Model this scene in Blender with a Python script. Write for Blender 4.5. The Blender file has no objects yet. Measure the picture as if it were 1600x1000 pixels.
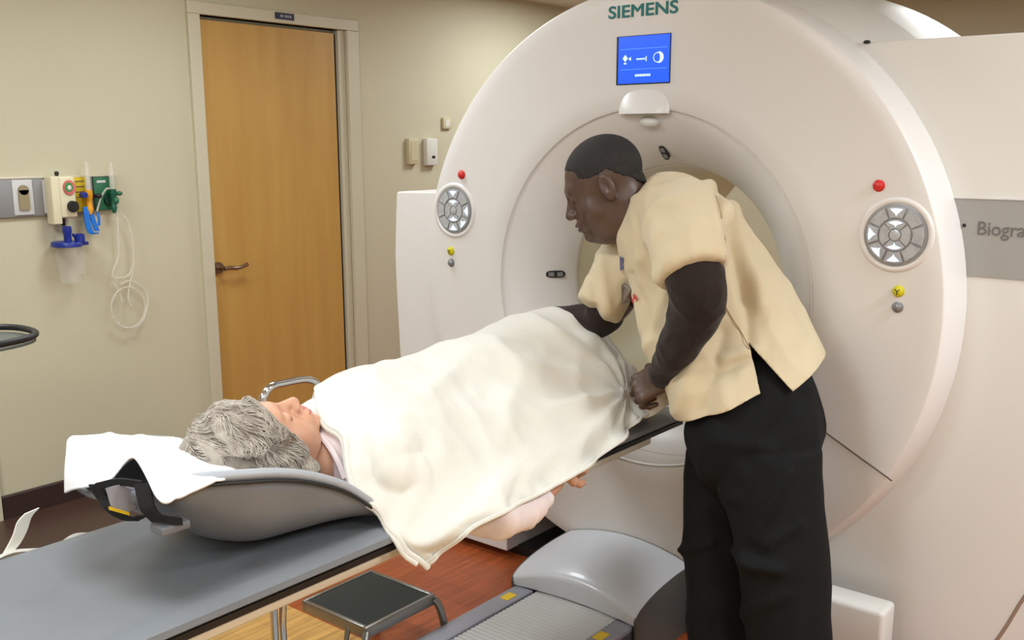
import bpy, bmesh, math, random
import numpy as np
from mathutils import Vector, Matrix, noise as mnoise
random.seed(7); np.random.seed(7)
PI = math.pi
sc = bpy.context.scene
col = sc.collection

# ---------------------------------------------------------------- camera
YAW, PITCH, ROLL, FPX, CY, CH = 0.6817, 0.1988, 0.0020, 1554.3, 34.54, 1.5256
def cam_axes():
    fw = np.array([math.cos(YAW)*math.cos(PITCH), math.sin(YAW)*math.cos(PITCH), -math.sin(PITCH)])
    r = np.array([math.sin(YAW), -math.cos(YAW), 0.0]); d = np.cross(fw, r)
    c, s = math.cos(ROLL), math.sin(ROLL)
    return c*r+s*d, -s*r+c*d, fw
CR, CD, CF = cam_axes()
cam_data = bpy.data.cameras.new('camera'); cam = bpy.data.objects.new('camera', cam_data); col.objects.link(cam)
mw = Matrix.Identity(4)
for i in range(3):
    mw[i][0] = CR[i]; mw[i][1] = -CD[i]; mw[i][2] = -CF[i]
mw[0][3], mw[1][3], mw[2][3] = 0, 0, CH
cam.matrix_world = mw
cam_data.sensor_width = 36; cam_data.lens = FPX/1600*36; cam_data.shift_y = CY/1600
cam_data.clip_start = 0.02
sc.camera = cam

def at(px, py, d):           # a point d metres away along the view axis
    return np.array([0, 0, CH]) + d*(CR*(px-800)/FPX + CD*(py-500-CY)/FPX + CF)
def ony(px, py, Y):          # a point on the vertical plane y = Y
    q = CR*(px-800)/FPX + CD*(py-500-CY)/FPX + CF
    return np.array([0, 0, CH]) + q*Y/q[1]
def onx(px, py, X):
    q = CR*(px-800)/FPX + CD*(py-500-CY)/FPX + CF
    return np.array([0, 0, CH]) + q*X/q[0]

# ---------------------------------------------------------------- world, exposure, lamps
vs = sc.view_settings
sc.display_settings.display_device = 'sRGB'
vs.view_transform = 'Standard'; vs.look = 'None'; vs.exposure = -0.13; vs.gamma = 1.0; vs.use_curve_mapping = False
sc.world = bpy.data.worlds.new('world'); sc.world.use_nodes = True
sc.world.node_tree.nodes['Background'].inputs[0].default_value = (0.9, 0.95, 1, 1)
sc.world.node_tree.nodes['Background'].inputs[1].default_value = 0.05
sc.cycles.max_bounces = 8; sc.cycles.diffuse_bounces = 4; sc.cycles.transparent_max_bounces = 12
sc.cycles.sample_clamp_indirect = 6

WALL_Y, FAR_X, NEAR_X, BACK_Y, CEIL = 4.08, 6.6, -2.6, -2.6, 2.40

# ---------------------------------------------------------------- materials
def mat(name, c, rough=.5, metal=0, bump=0, bscale=60, var=0, vscale=3, emit=None, estr=0, spec=None, trans=0, alpha=1, sheen=0, sss=0, stretch=None, c2=None, coat=0):
    m = bpy.data.materials.new(name); m.use_nodes = True
    nt = m.node_tree; b = nt.nodes['Principled BSDF']
    def lin(v):
        return tuple(((x/255)/12.92 if x/255 <= .04045 else ((x/255+.055)/1.055)**2.4) for x in v)
    cl = lin(c)
    b.inputs['Base Color'].default_value = (*cl, 1)
    b.inputs['Roughness'].default_value = rough; b.inputs['Metallic'].default_value = metal
    if spec is not None: b.inputs['Specular IOR Level'].default_value = spec
    if trans: b.inputs['Transmission Weight'].default_value = trans
    if alpha < 1: b.inputs['Alpha'].default_value = alpha
    if sheen: b.inputs['Sheen Weight'].default_value = sheen
    if coat: b.inputs['Coat Weight'].default_value = coat
    if sss:
        b.inputs['Subsurface Weight'].default_value = sss; b.inputs['Subsurface Radius'].default_value = (.012, .005, .003)
    if emit:
        b.inputs['Emission Color'].default_value = (*lin(emit), 1); b.inputs['Emission Strength'].default_value = estr
    tc = nt.nodes.new('ShaderNodeTexCoord'); mp = nt.nodes.new('ShaderNodeMapping')
    nt.links.new(tc.outputs['Object'], mp.inputs['Vector'])
    if stretch: mp.inputs['Scale'].default_value = stretch
    if var or c2:
        n = nt.nodes.new('ShaderNodeTexNoise'); n.inputs['Scale'].default_value = vscale; n.inputs['Detail'].default_value = 5
        nt.links.new(mp.outputs['Vector'], n.inputs['Vector'])
        r = nt.nodes.new('ShaderNodeValToRGB')
        r.color_ramp.elements[0].position = .3; r.color_ramp.elements[1].position = .7
        if c2: a0, a1 = lin(c2), cl
        else: a0, a1 = tuple(x*(1-var) for x in cl), tuple(min(1, x*(1+var)) for x in cl)
        r.color_ramp.elements[0].color = (*a0, 1); r.color_ramp.elements[1].color = (*a1, 1)
        nt.links.new(n.outputs['Fac'], r.inputs['Fac']); nt.links.new(r.outputs['Color'], b.inputs['Base Color'])
    if bump:
        n = nt.nodes.new('ShaderNodeTexNoise'); n.inputs['Scale'].default_value = bscale; n.inputs['Detail'].default_value = 4
        nt.links.new(mp.outputs['Vector'], n.inputs['Vector'])
        bp = nt.nodes.new('ShaderNodeBump'); bp.inputs['Strength'].default_value = bump; bp.inputs['Distance'].default_value = .002
        nt.links.new(n.outputs['Fac'], bp.inputs['Height']); nt.links.new(bp.outputs['Normal'], b.inputs['Normal'])
    return m

M = dict(
 wall=mat('wall_paint', (200, 193, 166), .75, bump=.15, bscale=180, var=.02, vscale=1.2),
 ceil=mat('ceiling_paint', (222, 219, 206), .9, bump=.1, bscale=120),
 frame=mat('frame_paint', (204, 198, 174), .45, var=.015),
 base=mat('baseboard_vinyl', (56, 38, 34), .45, var=.06),
 maple=mat('door_maple', (198, 156, 84), .42, c2=(188, 144, 74), vscale=3.2, stretch=(5, 5, .5), bump=.03, bscale=30),
 kick=mat('kick_plate_brown', (120, 92, 58), .45),
 plastic=mat('scanner_white', (222, 219, 217), .32, var=.008, vscale=1.5),
 plastic2=mat('scanner_white_side', (222, 220, 216), .35, var=.008, vscale=1.5),
 bore=mat('bore_beige', (226, 221, 196), .4, var=.02),
 grey_strip=mat('grey_strip', (158, 157, 154), .45),
 strip_text=mat('strip_text_grey', (105, 105, 103), .5),
 teal=mat('teal_lettering', (0, 112, 112), .45),
 seam=mat('seam_shadow_gap', (92, 82, 72), .8),
 softseam=mat('soft_seam', (205, 199, 191), .7),
 black=mat('black_plastic', (18, 18, 20), .45, var=.1),
 blackfab=mat('black_webbing', (16, 16, 18), .85, bump=.5, bscale=400),
 blue=mat('display_blue', (20, 70, 220), .3, emit=(22, 92, 245), estr=.82),
 white_glow=mat('display_white', (210, 230, 255), .3, emit=(190, 225, 255), estr=.9),
 pale_glow=mat('display_pale_line', (90, 150, 255), .3, emit=(80, 145, 255), estr=.8),
 key_glow=mat('key_backlight', (200, 220, 250), .25, emit=(205, 225, 255), estr=.95),
 key=mat('key_grey', (182, 185, 190), .25, metal=.2, var=.12, vscale=70),
 dish=mat('panel_dish_grey', (150, 151, 154), .3, metal=.2, var=.08, vscale=50),
 red=mat('button_red', (205, 42, 40), .35),
 yellow=mat('button_yellow', (205, 195, 30), .4),
 label_yellow=mat('label_yellow', (228, 190, 30), .5),
 btn_grey=mat('button_grey', (135, 135, 140), .3, metal=.3),
 table_mat=mat('table_mat_grey', (122, 126, 131), .3, var=.05, vscale=5, bump=.08, bscale=90),
 shell=mat('cradle_shell_grey', (124, 126, 130), .34, c2=(112, 114, 119), vscale=5),
 shell_rim=mat('cradle_rim_grey', (166, 170, 176), .42, var=.03),
 rail=mat('rail_pale_metal', (214, 206, 188), .35, metal=.3),
 lilac=mat('track_lilac_grey', (150, 150, 160), .4),
 silver=mat('cover_silver', (204, 206, 213), .3, metal=.0, coat=.3, var=.02),
 ribs=mat('track_rib_grey', (190, 189, 186), .35),
 sidegrey=mat('cover_side_grey', (92, 92, 90), .4, metal=.2),
 chrome=mat('chrome', (205, 205, 208), .12, metal=1),
 steel=mat('stool_steel', (150, 148, 144), .3, metal=.85),
 rubber=mat('stool_rubber', (42, 45, 42), .8, bump=.6, bscale=300),
 lever=mat('lever_metal', (150, 130, 112), .25, metal=.9),
 blanket=mat('blanket_cream', (220, 218, 209), .95, bump=.5, bscale=420, sheen=.3),
 towel=mat('towel_white', (244, 244, 246), .95, bump=.45, bscale=380, sheen=.2),
 gown=mat('gown_pale_pink', (236, 222, 222), .9, bump=.25, bscale=120, var=.03, vscale=30),
 strap=mat('strap_white', (225, 222, 212), .9, bump=.3, bscale=300),
 scrub=mat('scrub_tan', (200, 185, 155), .85, bump=.25, bscale=500, var=.015, vscale=8, sheen=.15),
 scrub_seam=mat('scrub_stitch', (168, 146, 110), .9),
 under=mat('undershirt_dark_brown', (40, 31, 28), .95, spec=.2, bump=.4, bscale=400, sheen=.1),
 pants=mat('trousers_black', (11, 12, 13), .88, spec=.25, bump=.3, bscale=350, var=.12, vscale=9),
 shoe=mat('shoe_black', (20, 20, 22), .5),
 skin_d=mat('skin_brown', (80, 60, 50), .42, var=.10, vscale=22, bump=.12, bscale=220),
 lip_d=mat('lip_brown', (76, 48, 46), .4),
 hair_d=mat('hair_short_black', (34, 31, 31), .8, bump=.9, bscale=500, var=.25, vscale=60),
 skin_l=mat('skin_light', (206, 156, 128), .5, var=.07, vscale=25, bump=.15, bscale=200, sss=.1),
 lip_l=mat('lip_pink', (188, 108, 100), .45),
 hair_g=mat('hair_grey', (172, 162, 149), .7, bump=.8, bscale=250, c2=(146, 136, 124), vscale=30, sheen=.2),
 hair_strand=mat('hair_silver_strand', (190, 181, 169), .55, c2=(146, 135, 123), vscale=45),
 lash=mat('lash_dark', (60, 40, 34), .7),
 badge=mat('badge_grey', (122, 112, 102), .4),
 patch=mat('patch_red', (196, 60, 58), .6),
 penblue=mat('pen_blue', (70, 80, 130), .4),
 white_item=mat('white_item', (225, 228, 235), .4),
 sign=mat('sign_navy', (38, 42, 66), .4),
 sign_txt=mat('sign_letter_pale', (170, 175, 190), .4),
 gas_grey=mat('gas_plate_grey', (150, 150, 152), .4, metal=.3),
 gas_white=mat('outlet_white', (206, 206, 206), .4),
 outlet_tan=mat('outlet_tan', (152, 138, 108), .5),
 gas_yellow=mat('gas_yellow', (214, 186, 22), .45, c2=(196, 164, 16), vscale=60),
 gas_green=mat('gas_green', (38, 104, 72), .45),
 cream=mat('regulator_cream', (224, 216, 184), .4),
 gauge=mat('gauge_green', (70, 140, 84), .4), gauge_red=mat('gauge_red', (208, 110, 104), .4),
 navy=mat('canister_lid_blue', (20, 44, 136), .35),
 sky=mat('tag_bright_blue', (14, 112, 208), .4),
 orange=mat('fitting_orange', (232, 160, 20), .4),
 clear=mat('clear_plastic', (226, 224, 214), .12, alpha=.20),
 tube=mat('clear_tubing', (232, 228, 214), .15, alpha=.42),
 beige_dev=mat('thermostat_beige', (202, 192, 158), .5), white_dev=mat('thermostat_white', (218, 216, 206), .5),
 traygrey=mat('tray_grey', (96, 98, 92), .5),
 lamp_white=mat('troffer_lens', (240, 240, 235), .5, emit=(255, 250, 240), estr=3.0),
 darkgap=mat('dark_gap', (30, 26, 24), .8),
)
# planked red-brown floor with a maple coloured inlay
def floor_material(name, c1, c2, c3, rough, stretch, rot=0):
    m = bpy.data.materials.new(name); m.use_nodes = True; nt = m.node_tree; b = nt.nodes['Principled BSDF']
    def lin(v): return (*[((x/255+.055)/1.055)**2.4 for x in v], 1)
    tc = nt.nodes.new('ShaderNodeTexCoord'); mp = nt.nodes.new('ShaderNodeMapping')
    mp.inputs['Rotation'].default_value = (0, 0, rot)
    nt.links.new(tc.outputs['Object'], mp.inputs['Vector'])
    br = nt.nodes.new('ShaderNodeTexBrick'); br.inputs['Scale'].default_value = 1
    br.inputs['Brick Width'].default_value = 1.2; br.inputs['Row Height'].default_value = .1
    br.inputs['Mortar Size'].default_value = .0008
    br.inputs['Color1'].default_value = lin(c1); br.inputs['Color2'].default_value = lin(c2); br.inputs['Mortar'].default_value = lin(c3)
    nt.links.new(mp.outputs['Vector'], br.inputs['Vector'])
    mp2 = nt.nodes.new('ShaderNodeMapping'); mp2.inputs['Scale'].default_value = stretch; mp2.inputs['Rotation'].default_value = (0, 0, rot)
    nt.links.new(tc.outputs['Object'], mp2.inputs['Vector'])
    n = nt.nodes.new('ShaderNodeTexNoise'); n.inputs['Scale'].default_value = 4; n.inputs['Detail'].default_value = 8
    nt.links.new(mp2.outputs['Vector'], n.inputs['Vector'])
    mx = nt.nodes.new('ShaderNodeMix'); mx.data_type = 'RGBA'; mx.blend_type = 'MULTIPLY'; mx.inputs[0].default_value = .75
    r = nt.nodes.new('ShaderNodeValToRGB'); r.color_ramp.elements[0].position = .3; r.color_ramp.elements[1].position = .7
    r.color_ramp.elements[0].color = (.55, .5, .48, 1); r.color_ramp.elements[1].color = (1.25, 1.2, 1.15, 1)
    nt.links.new(n.outputs['Fac'], r.inputs['Fac'])
    nt.links.new(br.outputs['Color'], mx.inputs[6]); nt.links.new(r.outputs['Color'], mx.inputs[7])
    nt.links.new(mx.outputs[2], b.inputs['Base Color']); b.inputs['Roughness'].default_value = rough
    return m
M['floor'] = floor_material('floor_red_wood', (172, 90, 48), (156, 78, 42), (120, 58, 32), .32, (1, 14, 1), PI/2)
M['inlay'] = floor_material('floor_maple_inlay', (208, 166, 98), (202, 160, 93), (182, 140, 80), .38, (1, 14, 1), PI/2)

M['dark_strip'] = mat('floor_dark_strip', (72, 50, 42), .38, var=.08, vscale=6)
# ---------------------------------------------------------------- object helpers
def tag(o, label=None, cat=None, group=None, kind=None):
    if label: o['label'] = label
    if cat: o['category'] = cat
    if group: o['group'] = group
    if kind: o['kind'] = kind
    return o
def thing(name, label, cat, loc=(0, 0, 0), group=None):
    o = bpy.data.objects.new(name, None); col.objects.link(o); o.location = Vector([float(x) for x in loc]); o.empty_display_size = .1
    return tag(o, label, cat, group)
def link_mesh(name, me, mats, parent=None, smooth=True, angle=None):
    if not isinstance(mats, (list, tuple)): mats = [mats]
    for m in mats: me.materials.append(m)
    o = bpy.data.objects.new(name, me); col.objects.link(o)
    if smooth:
        me.polygons.foreach_set('use_smooth', [True]*len(me.polygons))
        if angle is not None:
            me.set_sharp_from_angle(angle=math.radians(angle))
    if parent is not None:
        o.parent = parent
        w = Matrix.Identity(4); p = parent
        off = Vector((0, 0, 0))
        while p is not None:
            off += p.location; p = p.parent
        o.location = -off if parent.parent is None else Vector((0, 0, 0))
    return o
def from_vf(name, v, f, mats, parent=None, smooth=True, angle=None, midx=None):
    me = bpy.data.meshes.new(name)
    me.from_pydata([tuple(map(float, p)) for p in v], [], [tuple(int(i) for i in q) for q in f]); me.update()
    o = link_mesh(name, me, mats, parent, smooth, angle)
    if midx is not None: me.polygons.foreach_set('material_index', midx)
    return o

class MB:
    """collects shapes as one bmesh"""
    def __init__(s): s.bm = bmesh.new(); s.mi = 0
    def _fin(s, before):
        for f in s.bm.faces:
            if f.index == -1 or f.index >= before: f.material_index = s.mi
        s.bm.faces.index_update()
    def add(s, v, f):
        vs_ = [s.bm.verts.new(tuple(map(float, p))) for p in v]
        for q in f:
            try: fc = s.bm.faces.new([vs_[i] for i in q]); fc.material_index = s.mi
            except ValueError: pass
        return s
    def box(s, lo, hi, bev=0, seg=2, M4=None):
        b = bmesh.new(); bmesh.ops.create_cube(b, size=1)
        for v in b.verts:
            v.co = Vector([(lo[i]+hi[i])/2 + v.co[i]*(hi[i]-lo[i]) for i in range(3)])
        if bev: bmesh.ops.bevel(b, geom=b.edges[:], offset=bev, segments=seg, profile=.5, affect='EDGES')
        s._merge(b, M4); return s
    def _merge(s, b, M4=None):
        b.verts.index_update()
        if M4 is not None: bmesh.ops.transform(b, matrix=M4, verts=b.verts)
        s.add([v.co for v in b.verts], [[v.index for v in f.verts] for f in b.faces]); b.free()
    def tube(s, pts, r, n=12, cap=True, closed=False):
        P = [np.array(p, float) for p in pts]; m = len(P)
        R = r if isinstance(r, (list, tuple, np.ndarray)) else [r]*m
        T = []
        for i in range(m):
            a = P[(i-1) % m] if (closed or i > 0) else P[i]; b = P[(i+1) % m] if (closed or i < m-1) else P[i]
            t = b-a; T.append(t/(np.linalg.norm(t)+1e-12))
        up = np.array([0, 0, 1.0]) if abs(T[0][2]) < .9 else np.array([1.0, 0, 0])
        u = np.cross(T[0], up); u /= np.linalg.norm(u)
        V = []; F = []
        for i in range(m):
            u = u - T[i]*u.dot(T[i]); u /= np.linalg.norm(u); w = np.cross(T[i], u)
            for k in range(n):
                a = 2*PI*k/n; V.append(P[i] + R[i]*(math.cos(a)*u + math.sin(a)*w))
        for i in range(m if closed else m-1):
            j = (i+1) % m
            for k in range(n): F.append((i*n+k, i*n+(k+1) % n, j*n+(k+1) % n, j*n+k))
        if cap and not closed:
            F.append(tuple(range(n))[::-1]); F.append(tuple((m-1)*n+k for k in range(n)))
        return s.add(V, F)
    def lathe(s, prof, c, axis='x', n=48, a0=0, a1=2*PI, close=True):
        """prof = [(r, h)]; revolved about the axis through c"""
        full = abs(a1-a0-2*PI) < 1e-6; nn = n if full else n+1
        V = []; F = []
        for r, h in prof:
            for k in range(nn):
                a = a0+(a1-a0)*k/n; p = r*math.cos(a), r*math.sin(a)
                if axis == 'x': V.append((h, c[0]+p[0], c[1]+p[1]))
                elif axis == 'z': V.append((c[0]+p[0], c[1]+p[1], h))
                else: V.append((c[0]+p[0], h, c[1]+p[1]))
        for i in range(len(prof)-1):
            for k in range(n if full else n):
                k2 = (k+1) % nn if full else k+1
                F.append((i*nn+k, i*nn+k2, (i+1)*nn+k2, (i+1)*nn+k))
        return s.add(V, F)
    def prism(s, poly, axis, h0, h1):
        """poly in the two other axes, extruded along axis from h0 to h1"""
        n = len(poly)
        def p3(p, h): return {'x': (h, p[0], p[1]), 'y': (p[0], h, p[1]), 'z': (p[0], p[1], h)}[axis]
        V = [p3(p, h0) for p in poly]+[p3(p, h1) for p in poly]
        F = [tuple(range(n)), tuple(range(n, 2*n))[::-1]]+[(i, i+n, (i+1) % n+n, (i+1) % n) for i in range(n)]
        return s.add(V, F)
    def ball(s, c, r, n=16):
        b = bmesh.new(); bmesh.ops.create_uvsphere(b, u_segments=n, v_segments=max(6, n//2), radius=1)
        r = r if hasattr(r, '__len__') else (r, r, r)
        for v in b.verts: v.co = Vector([c[i]+v.co[i]*r[i] for i in range(3)])
        s._merge(b); return s
    def build(s, name, mats, parent=None, smooth=True, angle=40, bevel=0):
        bmesh.ops.recalc_face_normals(s.bm, faces=s.bm.faces)
        me = bpy.data.meshes.new(name); s.bm.to_mesh(me); s.bm.free()
        o = link_mesh(name, me, mats, parent, smooth, angle)
        if bevel:
            md = o.modifiers.new('bevel', 'BEVEL'); md.width = bevel; md.segments = 2; md.limit_method = 'ANGLE'
        return o

def catmull(pts, m):
    P = np.array(pts, float); n = len(P); t = np.linspace(0, n-1, m); out = []
    for x in t:
        i = min(int(x), n-2); u = x-i
        p0 = P[i-1] if i > 0 else 2*P[0]-P[1]; p3 = P[i+2] if i+2 < n else 2*P[-1]-P[-2]
        out.append(.5*((2*P[i])+(-p0+P[i+1])*u+(2*p0-5*P[i]+4*P[i+1]-p3)*u*u+(-p0+3*P[i]-3*P[i+1]+p3)*u**3))
    return np.array(out)
def patch(rows, nu, nv):
    """grid of control points -> smooth grid (nv x nu)"""
    R = [catmull(r, nu) for r in rows]; R = np.array(R)
    return np.array([catmull(R[:, j], nv) for j in range(nu)]).transpose(1, 0, 2)
def grid_faces(nv, nu):
    return [(i*nu+j, i*nu+j+1, (i+1)*nu+j+1, (i+1)*nu+j) for i in range(nv-1) for j in range(nu-1)]
def nz(p, s, o=0): return mnoise.noise(Vector((p[0]*s+o, p[1]*s+o*1.3, p[2]*s-o)))

# ---------------------------------------------------------------- distance-field sculpting
def _d(P, c): return P-np.array(c, float)
def ell(P, c, r, R=None):
    q = _d(P, c)
    if R is not None: q = q@R
    r = np.array(r, float); k0 = np.linalg.norm(q/r, axis=1); k1 = np.linalg.norm(q/(r*r), axis=1)+1e-9
    return k0*(k0-1)/k1
def cap(P, a, b, ra, rb=None):
    rb = ra if rb is None else rb; a = np.array(a, float); b = np.array(b, float); ab = b-a
    t = np.clip((P-a)@ab/(ab@ab+1e-12), 0, 1)
    return np.linalg.norm(P-a-t[:, None]*ab, axis=1)-(ra+(rb-ra)*t)
def rbox(P, c, hs, r, R=None):
    q = _d(P, c)
    if R is not None: q = q@R
    q = np.abs(q)-(np.array(hs, float)-r)
    return np.linalg.norm(np.maximum(q, 0), axis=1)+np.minimum(q.max(axis=1), 0)-r
def smin(a, b, k):
    h = np.clip(.5+.5*(b-a)/k, 0, 1); return b*(1-h)+a*h-k*h*(1-h)
def smax(a, b, k): return -smin(-a, -b, k)
def surface_net(fn, lo, hi, h):
    lo = np.array(lo, float); hi = np.array(hi, float)
    C = 4; n = (np.ceil((hi-lo)/h/C).astype(int))*C+1
    nc = (n-1)//C+1
    ax = [lo[i]+np.arange(nc[i])*h*C for i in range(3)]
    G = np.stack(np.meshgrid(*ax, indexing='ij'), -1).reshape(-1, 3)
    dc = fn(G).reshape(nc)
    near = np.abs(dc) < h*C*1.8
    V = np.empty(n, np.float32)
    blk = np.zeros(nc, bool)
    for s_ in np.ndindex(2, 2, 2):
        m = np.zeros_like(near); a = near[s_[0]:, s_[1]:, s_[2]:]; m[:a.shape[0], :a.shape[1], :a.shape[2]] = a; blk |= m
    up = np.repeat(np.repeat(np.repeat(dc, C, 0), C, 1), C, 2)[:n[0], :n[1], :n[2]]
    V[:] = up
    mk = np.repeat(np.repeat(np.repeat(blk, C, 0), C, 1), C, 2)[:n[0], :n[1], :n[2]]
    mk2 = mk.copy()
    for d in range(3):
        sh = np.roll(mk2, 1, d); mk2 = mk2 | sh
    I = np.argwhere(mk2)
    vals = np.empty(len(I), np.float32)
    for k in range(0, len(I), 400000):
        vals[k:k+400000] = fn(lo+I[k:k+400000]*h)
    V[I[:, 0], I[:, 1], I[:, 2]] = vals
    S = V < 0
    c = np.zeros(tuple(x-1 for x in n), np.int8)
    for o in np.ndindex(2, 2, 2):
        c += S[o[0]:n[0]-1+o[0], o[1]:n[1]-1+o[1], o[2]:n[2]-1+o[2]]
    A = np.argwhere((c > 0) & (c < 8)); vid = -np.ones(c.shape, int); vid[A[:, 0], A[:, 1], A[:, 2]] = np.arange(len(A))
    acc = np.zeros((len(A), 3)); cnt = np.zeros(len(A))
    for d in range(3):
        for o in np.ndindex(2, 2):
            off = [0, 0, 0]; oo = list(o)
            for e in range(3):
                if e != d: off[e] = oo.pop(0)
            a = A+off; b = a.copy(); b[:, d] += 1
            va = V[a[:, 0], a[:, 1], a[:, 2]]; vb = V[b[:, 0], b[:, 1], b[:, 2]]
            x = (va < 0) != (vb < 0); t = np.where(x, va/(va-vb+1e-20), 0)
            p = a.astype(float); p[:, d] += t
            acc[x] += p[x]; cnt[x] += 1
    verts = lo+acc/cnt[:, None]*h
    F = []
    for d in range(3):
        e, g = (d+1) % 3, (d+2) % 3
        sl = [slice(None)]*3; sl[d] = slice(0, n[d]-1); sl2 = list(sl); sl2[d] = slice(1, n[d])
        x = S[tuple(sl)] != S[tuple(sl2)]
        E_ = np.argwhere(x)
        E_ = E_[(E_[:, e] > 0) & (E_[:, g] > 0) & (E_[:, e] < n[e]-1) & (E_[:, g] < n[g]-1)]
        inside = S[E_[:, 0], E_[:, 1], E_[:, 2]]
        q = []
        for de, dg in ((-1, -1), (0, -1), (0, 0), (-1, 0)):
            t = E_.copy(); t[:, e] += de; t[:, g] += dg; q.append(vid[t[:, 0], t[:, 1], t[:, 2]])
        q = np.stack(q, 1); q = np.where(inside[:, None], q, q[:, ::-1]); F.append(q)
    F = np.concatenate(F); F = F[(F >= 0).all(1)]
    return verts, F

def frame3(x, y):
    x = np.array(x, float); x /= np.linalg.norm(x); y = np.array(y, float); y = y-x*(x@y); y /= np.linalg.norm(y)
    return np.array([x, y, np.cross(x, y)])     # rows are local axes in world

def loft(rings, n=36, m=None, sq=2.0):
    """rings: (centre, half axis 1, half axis 2); returns closed tube v, f"""
    R = np.array([np.concatenate([np.array(c, float), np.array(a, float), np.array(b, float)]) for c, a, b in rings])
    if m: R = catmull(R, m)
    V = []; F = []
    for r in R:
        c, a, b = r[:3], r[3:6], r[6:]
        for k in range(n):
            t = 2*PI*k/n; ct, st = math.cos(t), math.sin(t)
            ct = math.copysign(abs(ct)**(2/sq), ct); st = math.copysign(abs(st)**(2/sq), st)
            V.append(c+a*ct+b*st)
    for i in range(len(R)-1):
        for k in range(n): F.append((i*n+k, i*n+(k+1) % n, (i+1)*n+(k+1) % n, (i+1)*n+k))
    k0 = len(V); V.append(R[0][:3]); V.append(R[-1][:3]); L = (len(R)-1)*n
    for k in range(n): F.append((k0, (k+1) % n, k)); F.append((k0+1, L+k, L+(k+1) % n))
    return V, F
def fuse(parts, voxel, smooth=4):
    """union of closed lofts -> one remeshed surface, as numpy verts / faces"""
    mb = MB()
    for v, f in parts: mb.add(v, f)
    bmesh.ops.recalc_face_normals(mb.bm, faces=mb.bm.faces)
    me = bpy.data.meshes.new('tmp'); mb.bm.to_mesh(me); mb.bm.free()
    o = bpy.data.objects.new('tmp', me); col.objects.link(o)
    r = o.modifiers.new('r', 'REMESH'); r.mode = 'VOXEL'; r.voxel_size = voxel
    s = o.modifiers.new('s', 'SMOOTH'); s.iterations = smooth; s.factor = .5
    dg = bpy.context.evaluated_depsgraph_get(); ev = o.evaluated_get(dg); m2 = bpy.data.meshes.new_from_object(ev)
    v = np.empty(len(m2.vertices)*3); m2.vertices.foreach_get('co', v); v = v.reshape(-1, 3)
    nrm = np.empty(len(m2.vertices)*3); m2.vertices.foreach_get('normal', nrm); nrm = nrm.reshape(-1, 3)
    f = [tuple(p.vertices) for p in m2.polygons]
    bpy.data.objects.remove(o); bpy.data.meshes.remove(m2)
    return v, nrm, f
def ridged(p, s, st=(1, 1, 1), o=0, sharp=2.0):
    a = mnoise.noise(Vector((p[0]*s*st[0]+o, p[1]*s*st[1]-o, p[2]*s*st[2]+2*o)))
    return (1-min(1, abs(a)*sharp))**2

# ================================================================ ROOM
def plane_box(name, lo, hi, m): 
    return tag(MB().box(lo, hi).build(name, m, smooth=False), kind='structure')
INX = 1.93  # edge of the maple inlay
# door opening in the wall
DX0, DX1, DZ = 2.765, 3.645, 2.095
w = MB(); w.box((NEAR_X, WALL_Y, 0), (DX0, WALL_Y+.15, CEIL)).box((DX1, WALL_Y, 0), (FAR_X+.15, WALL_Y+.15, CEIL)).box((DX0, WALL_Y, DZ), (DX1, WALL_Y+.15, CEIL))
tag(w.build('wall_back', M['wall'], smooth=False), kind='structure')
plane_box('wall_right', (FAR_X, BACK_Y, 0), (FAR_X+.15, WALL_Y, CEIL), M['wall'])
plane_box('wall_left', (NEAR_X-.15, BACK_Y, 0), (NEAR_X, WALL_Y+.15, CEIL), M['wall'])
plane_box('wall_front', (NEAR_X-.15, BACK_Y-.15, 0), (FAR_X+.15, BACK_Y, CEIL), M['wall'])
plane_box('ceiling', (NEAR_X-.15, BACK_Y-.15, CEIL), (FAR_X+.15, WALL_Y+.15, CEIL+.1), M['ceil'])
fl = MB(); fl.mi = 0
fl.box((NEAR_X-.15, BACK_Y-.15, -.1), (FAR_X+.15, WALL_Y+.15, 0))
fl.mi = 1; fl.box((-.9, -1.2, -.02), (INX, 2.62, .0015))
fl.mi = 2; fl.box((NEAR_X, 3.0, -.02), (2.60, WALL_Y, .0015))  # darker brown strip of floor towards the door wall
tag(fl.build('floor', [M['floor'], M['inlay'], M['dark_strip']], smooth=False), kind='structure')
# baseboards
def baseboard(name, x0, x1):
    tag(MB().prism([(WALL_Y-.012, 0.0), (WALL_Y-.012, .094), (WALL_Y-.004, .10), (WALL_Y, .10), (WALL_Y, 0)], 'x', x0, x1).build(name, M['base'], smooth=False), kind='structure')
baseboard('baseboard_back', 1.69, 2.70); baseboard('baseboard_back', 3.72, FAR_X)
# door frame (painted steel), rebate stops, second casing at the left edge
fr = MB()
JW = .062
fr.box((DX0-JW, WALL_Y-.022, 0), (DX0, WALL_Y+.15, DZ), .004)
fr.box((DX1, WALL_Y-.022, 0), (DX1+JW+.02, WALL_Y+.15, DZ), .004)
fr.box((DX0-JW, WALL_Y-.022, DZ), (DX1+JW+.02, WALL_Y+.15, DZ+.055), .004)
fr.box((DX0, WALL_Y+.075, 0), (DX0+.015, WALL_Y+.15, DZ), .002)
fr.box((DX1-.045, WALL_Y+.0, 0), (DX1, WALL_Y+.15, DZ), .003)
fr.box((DX0, WALL_Y+.05, DZ-.015), (DX1, WALL_Y+.15, DZ), .002)
tag(fr.build('trim_1', M['frame'], smooth=False), kind='structure')
tag(MB().box((1.52, WALL_Y-.022, 0), (1.685, WALL_Y+.001, CEIL*.5), .004).build('trim_2', M['frame'], smooth=False), kind='structure')
DL1 = DX1-.062
tag(MB().box((DX1-.064, WALL_Y+.022, 0.005), (DX1-.044, WALL_Y+.06, DZ-.02)).build('trim_3', M['darkgap'], smooth=False), kind='structure')
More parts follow.
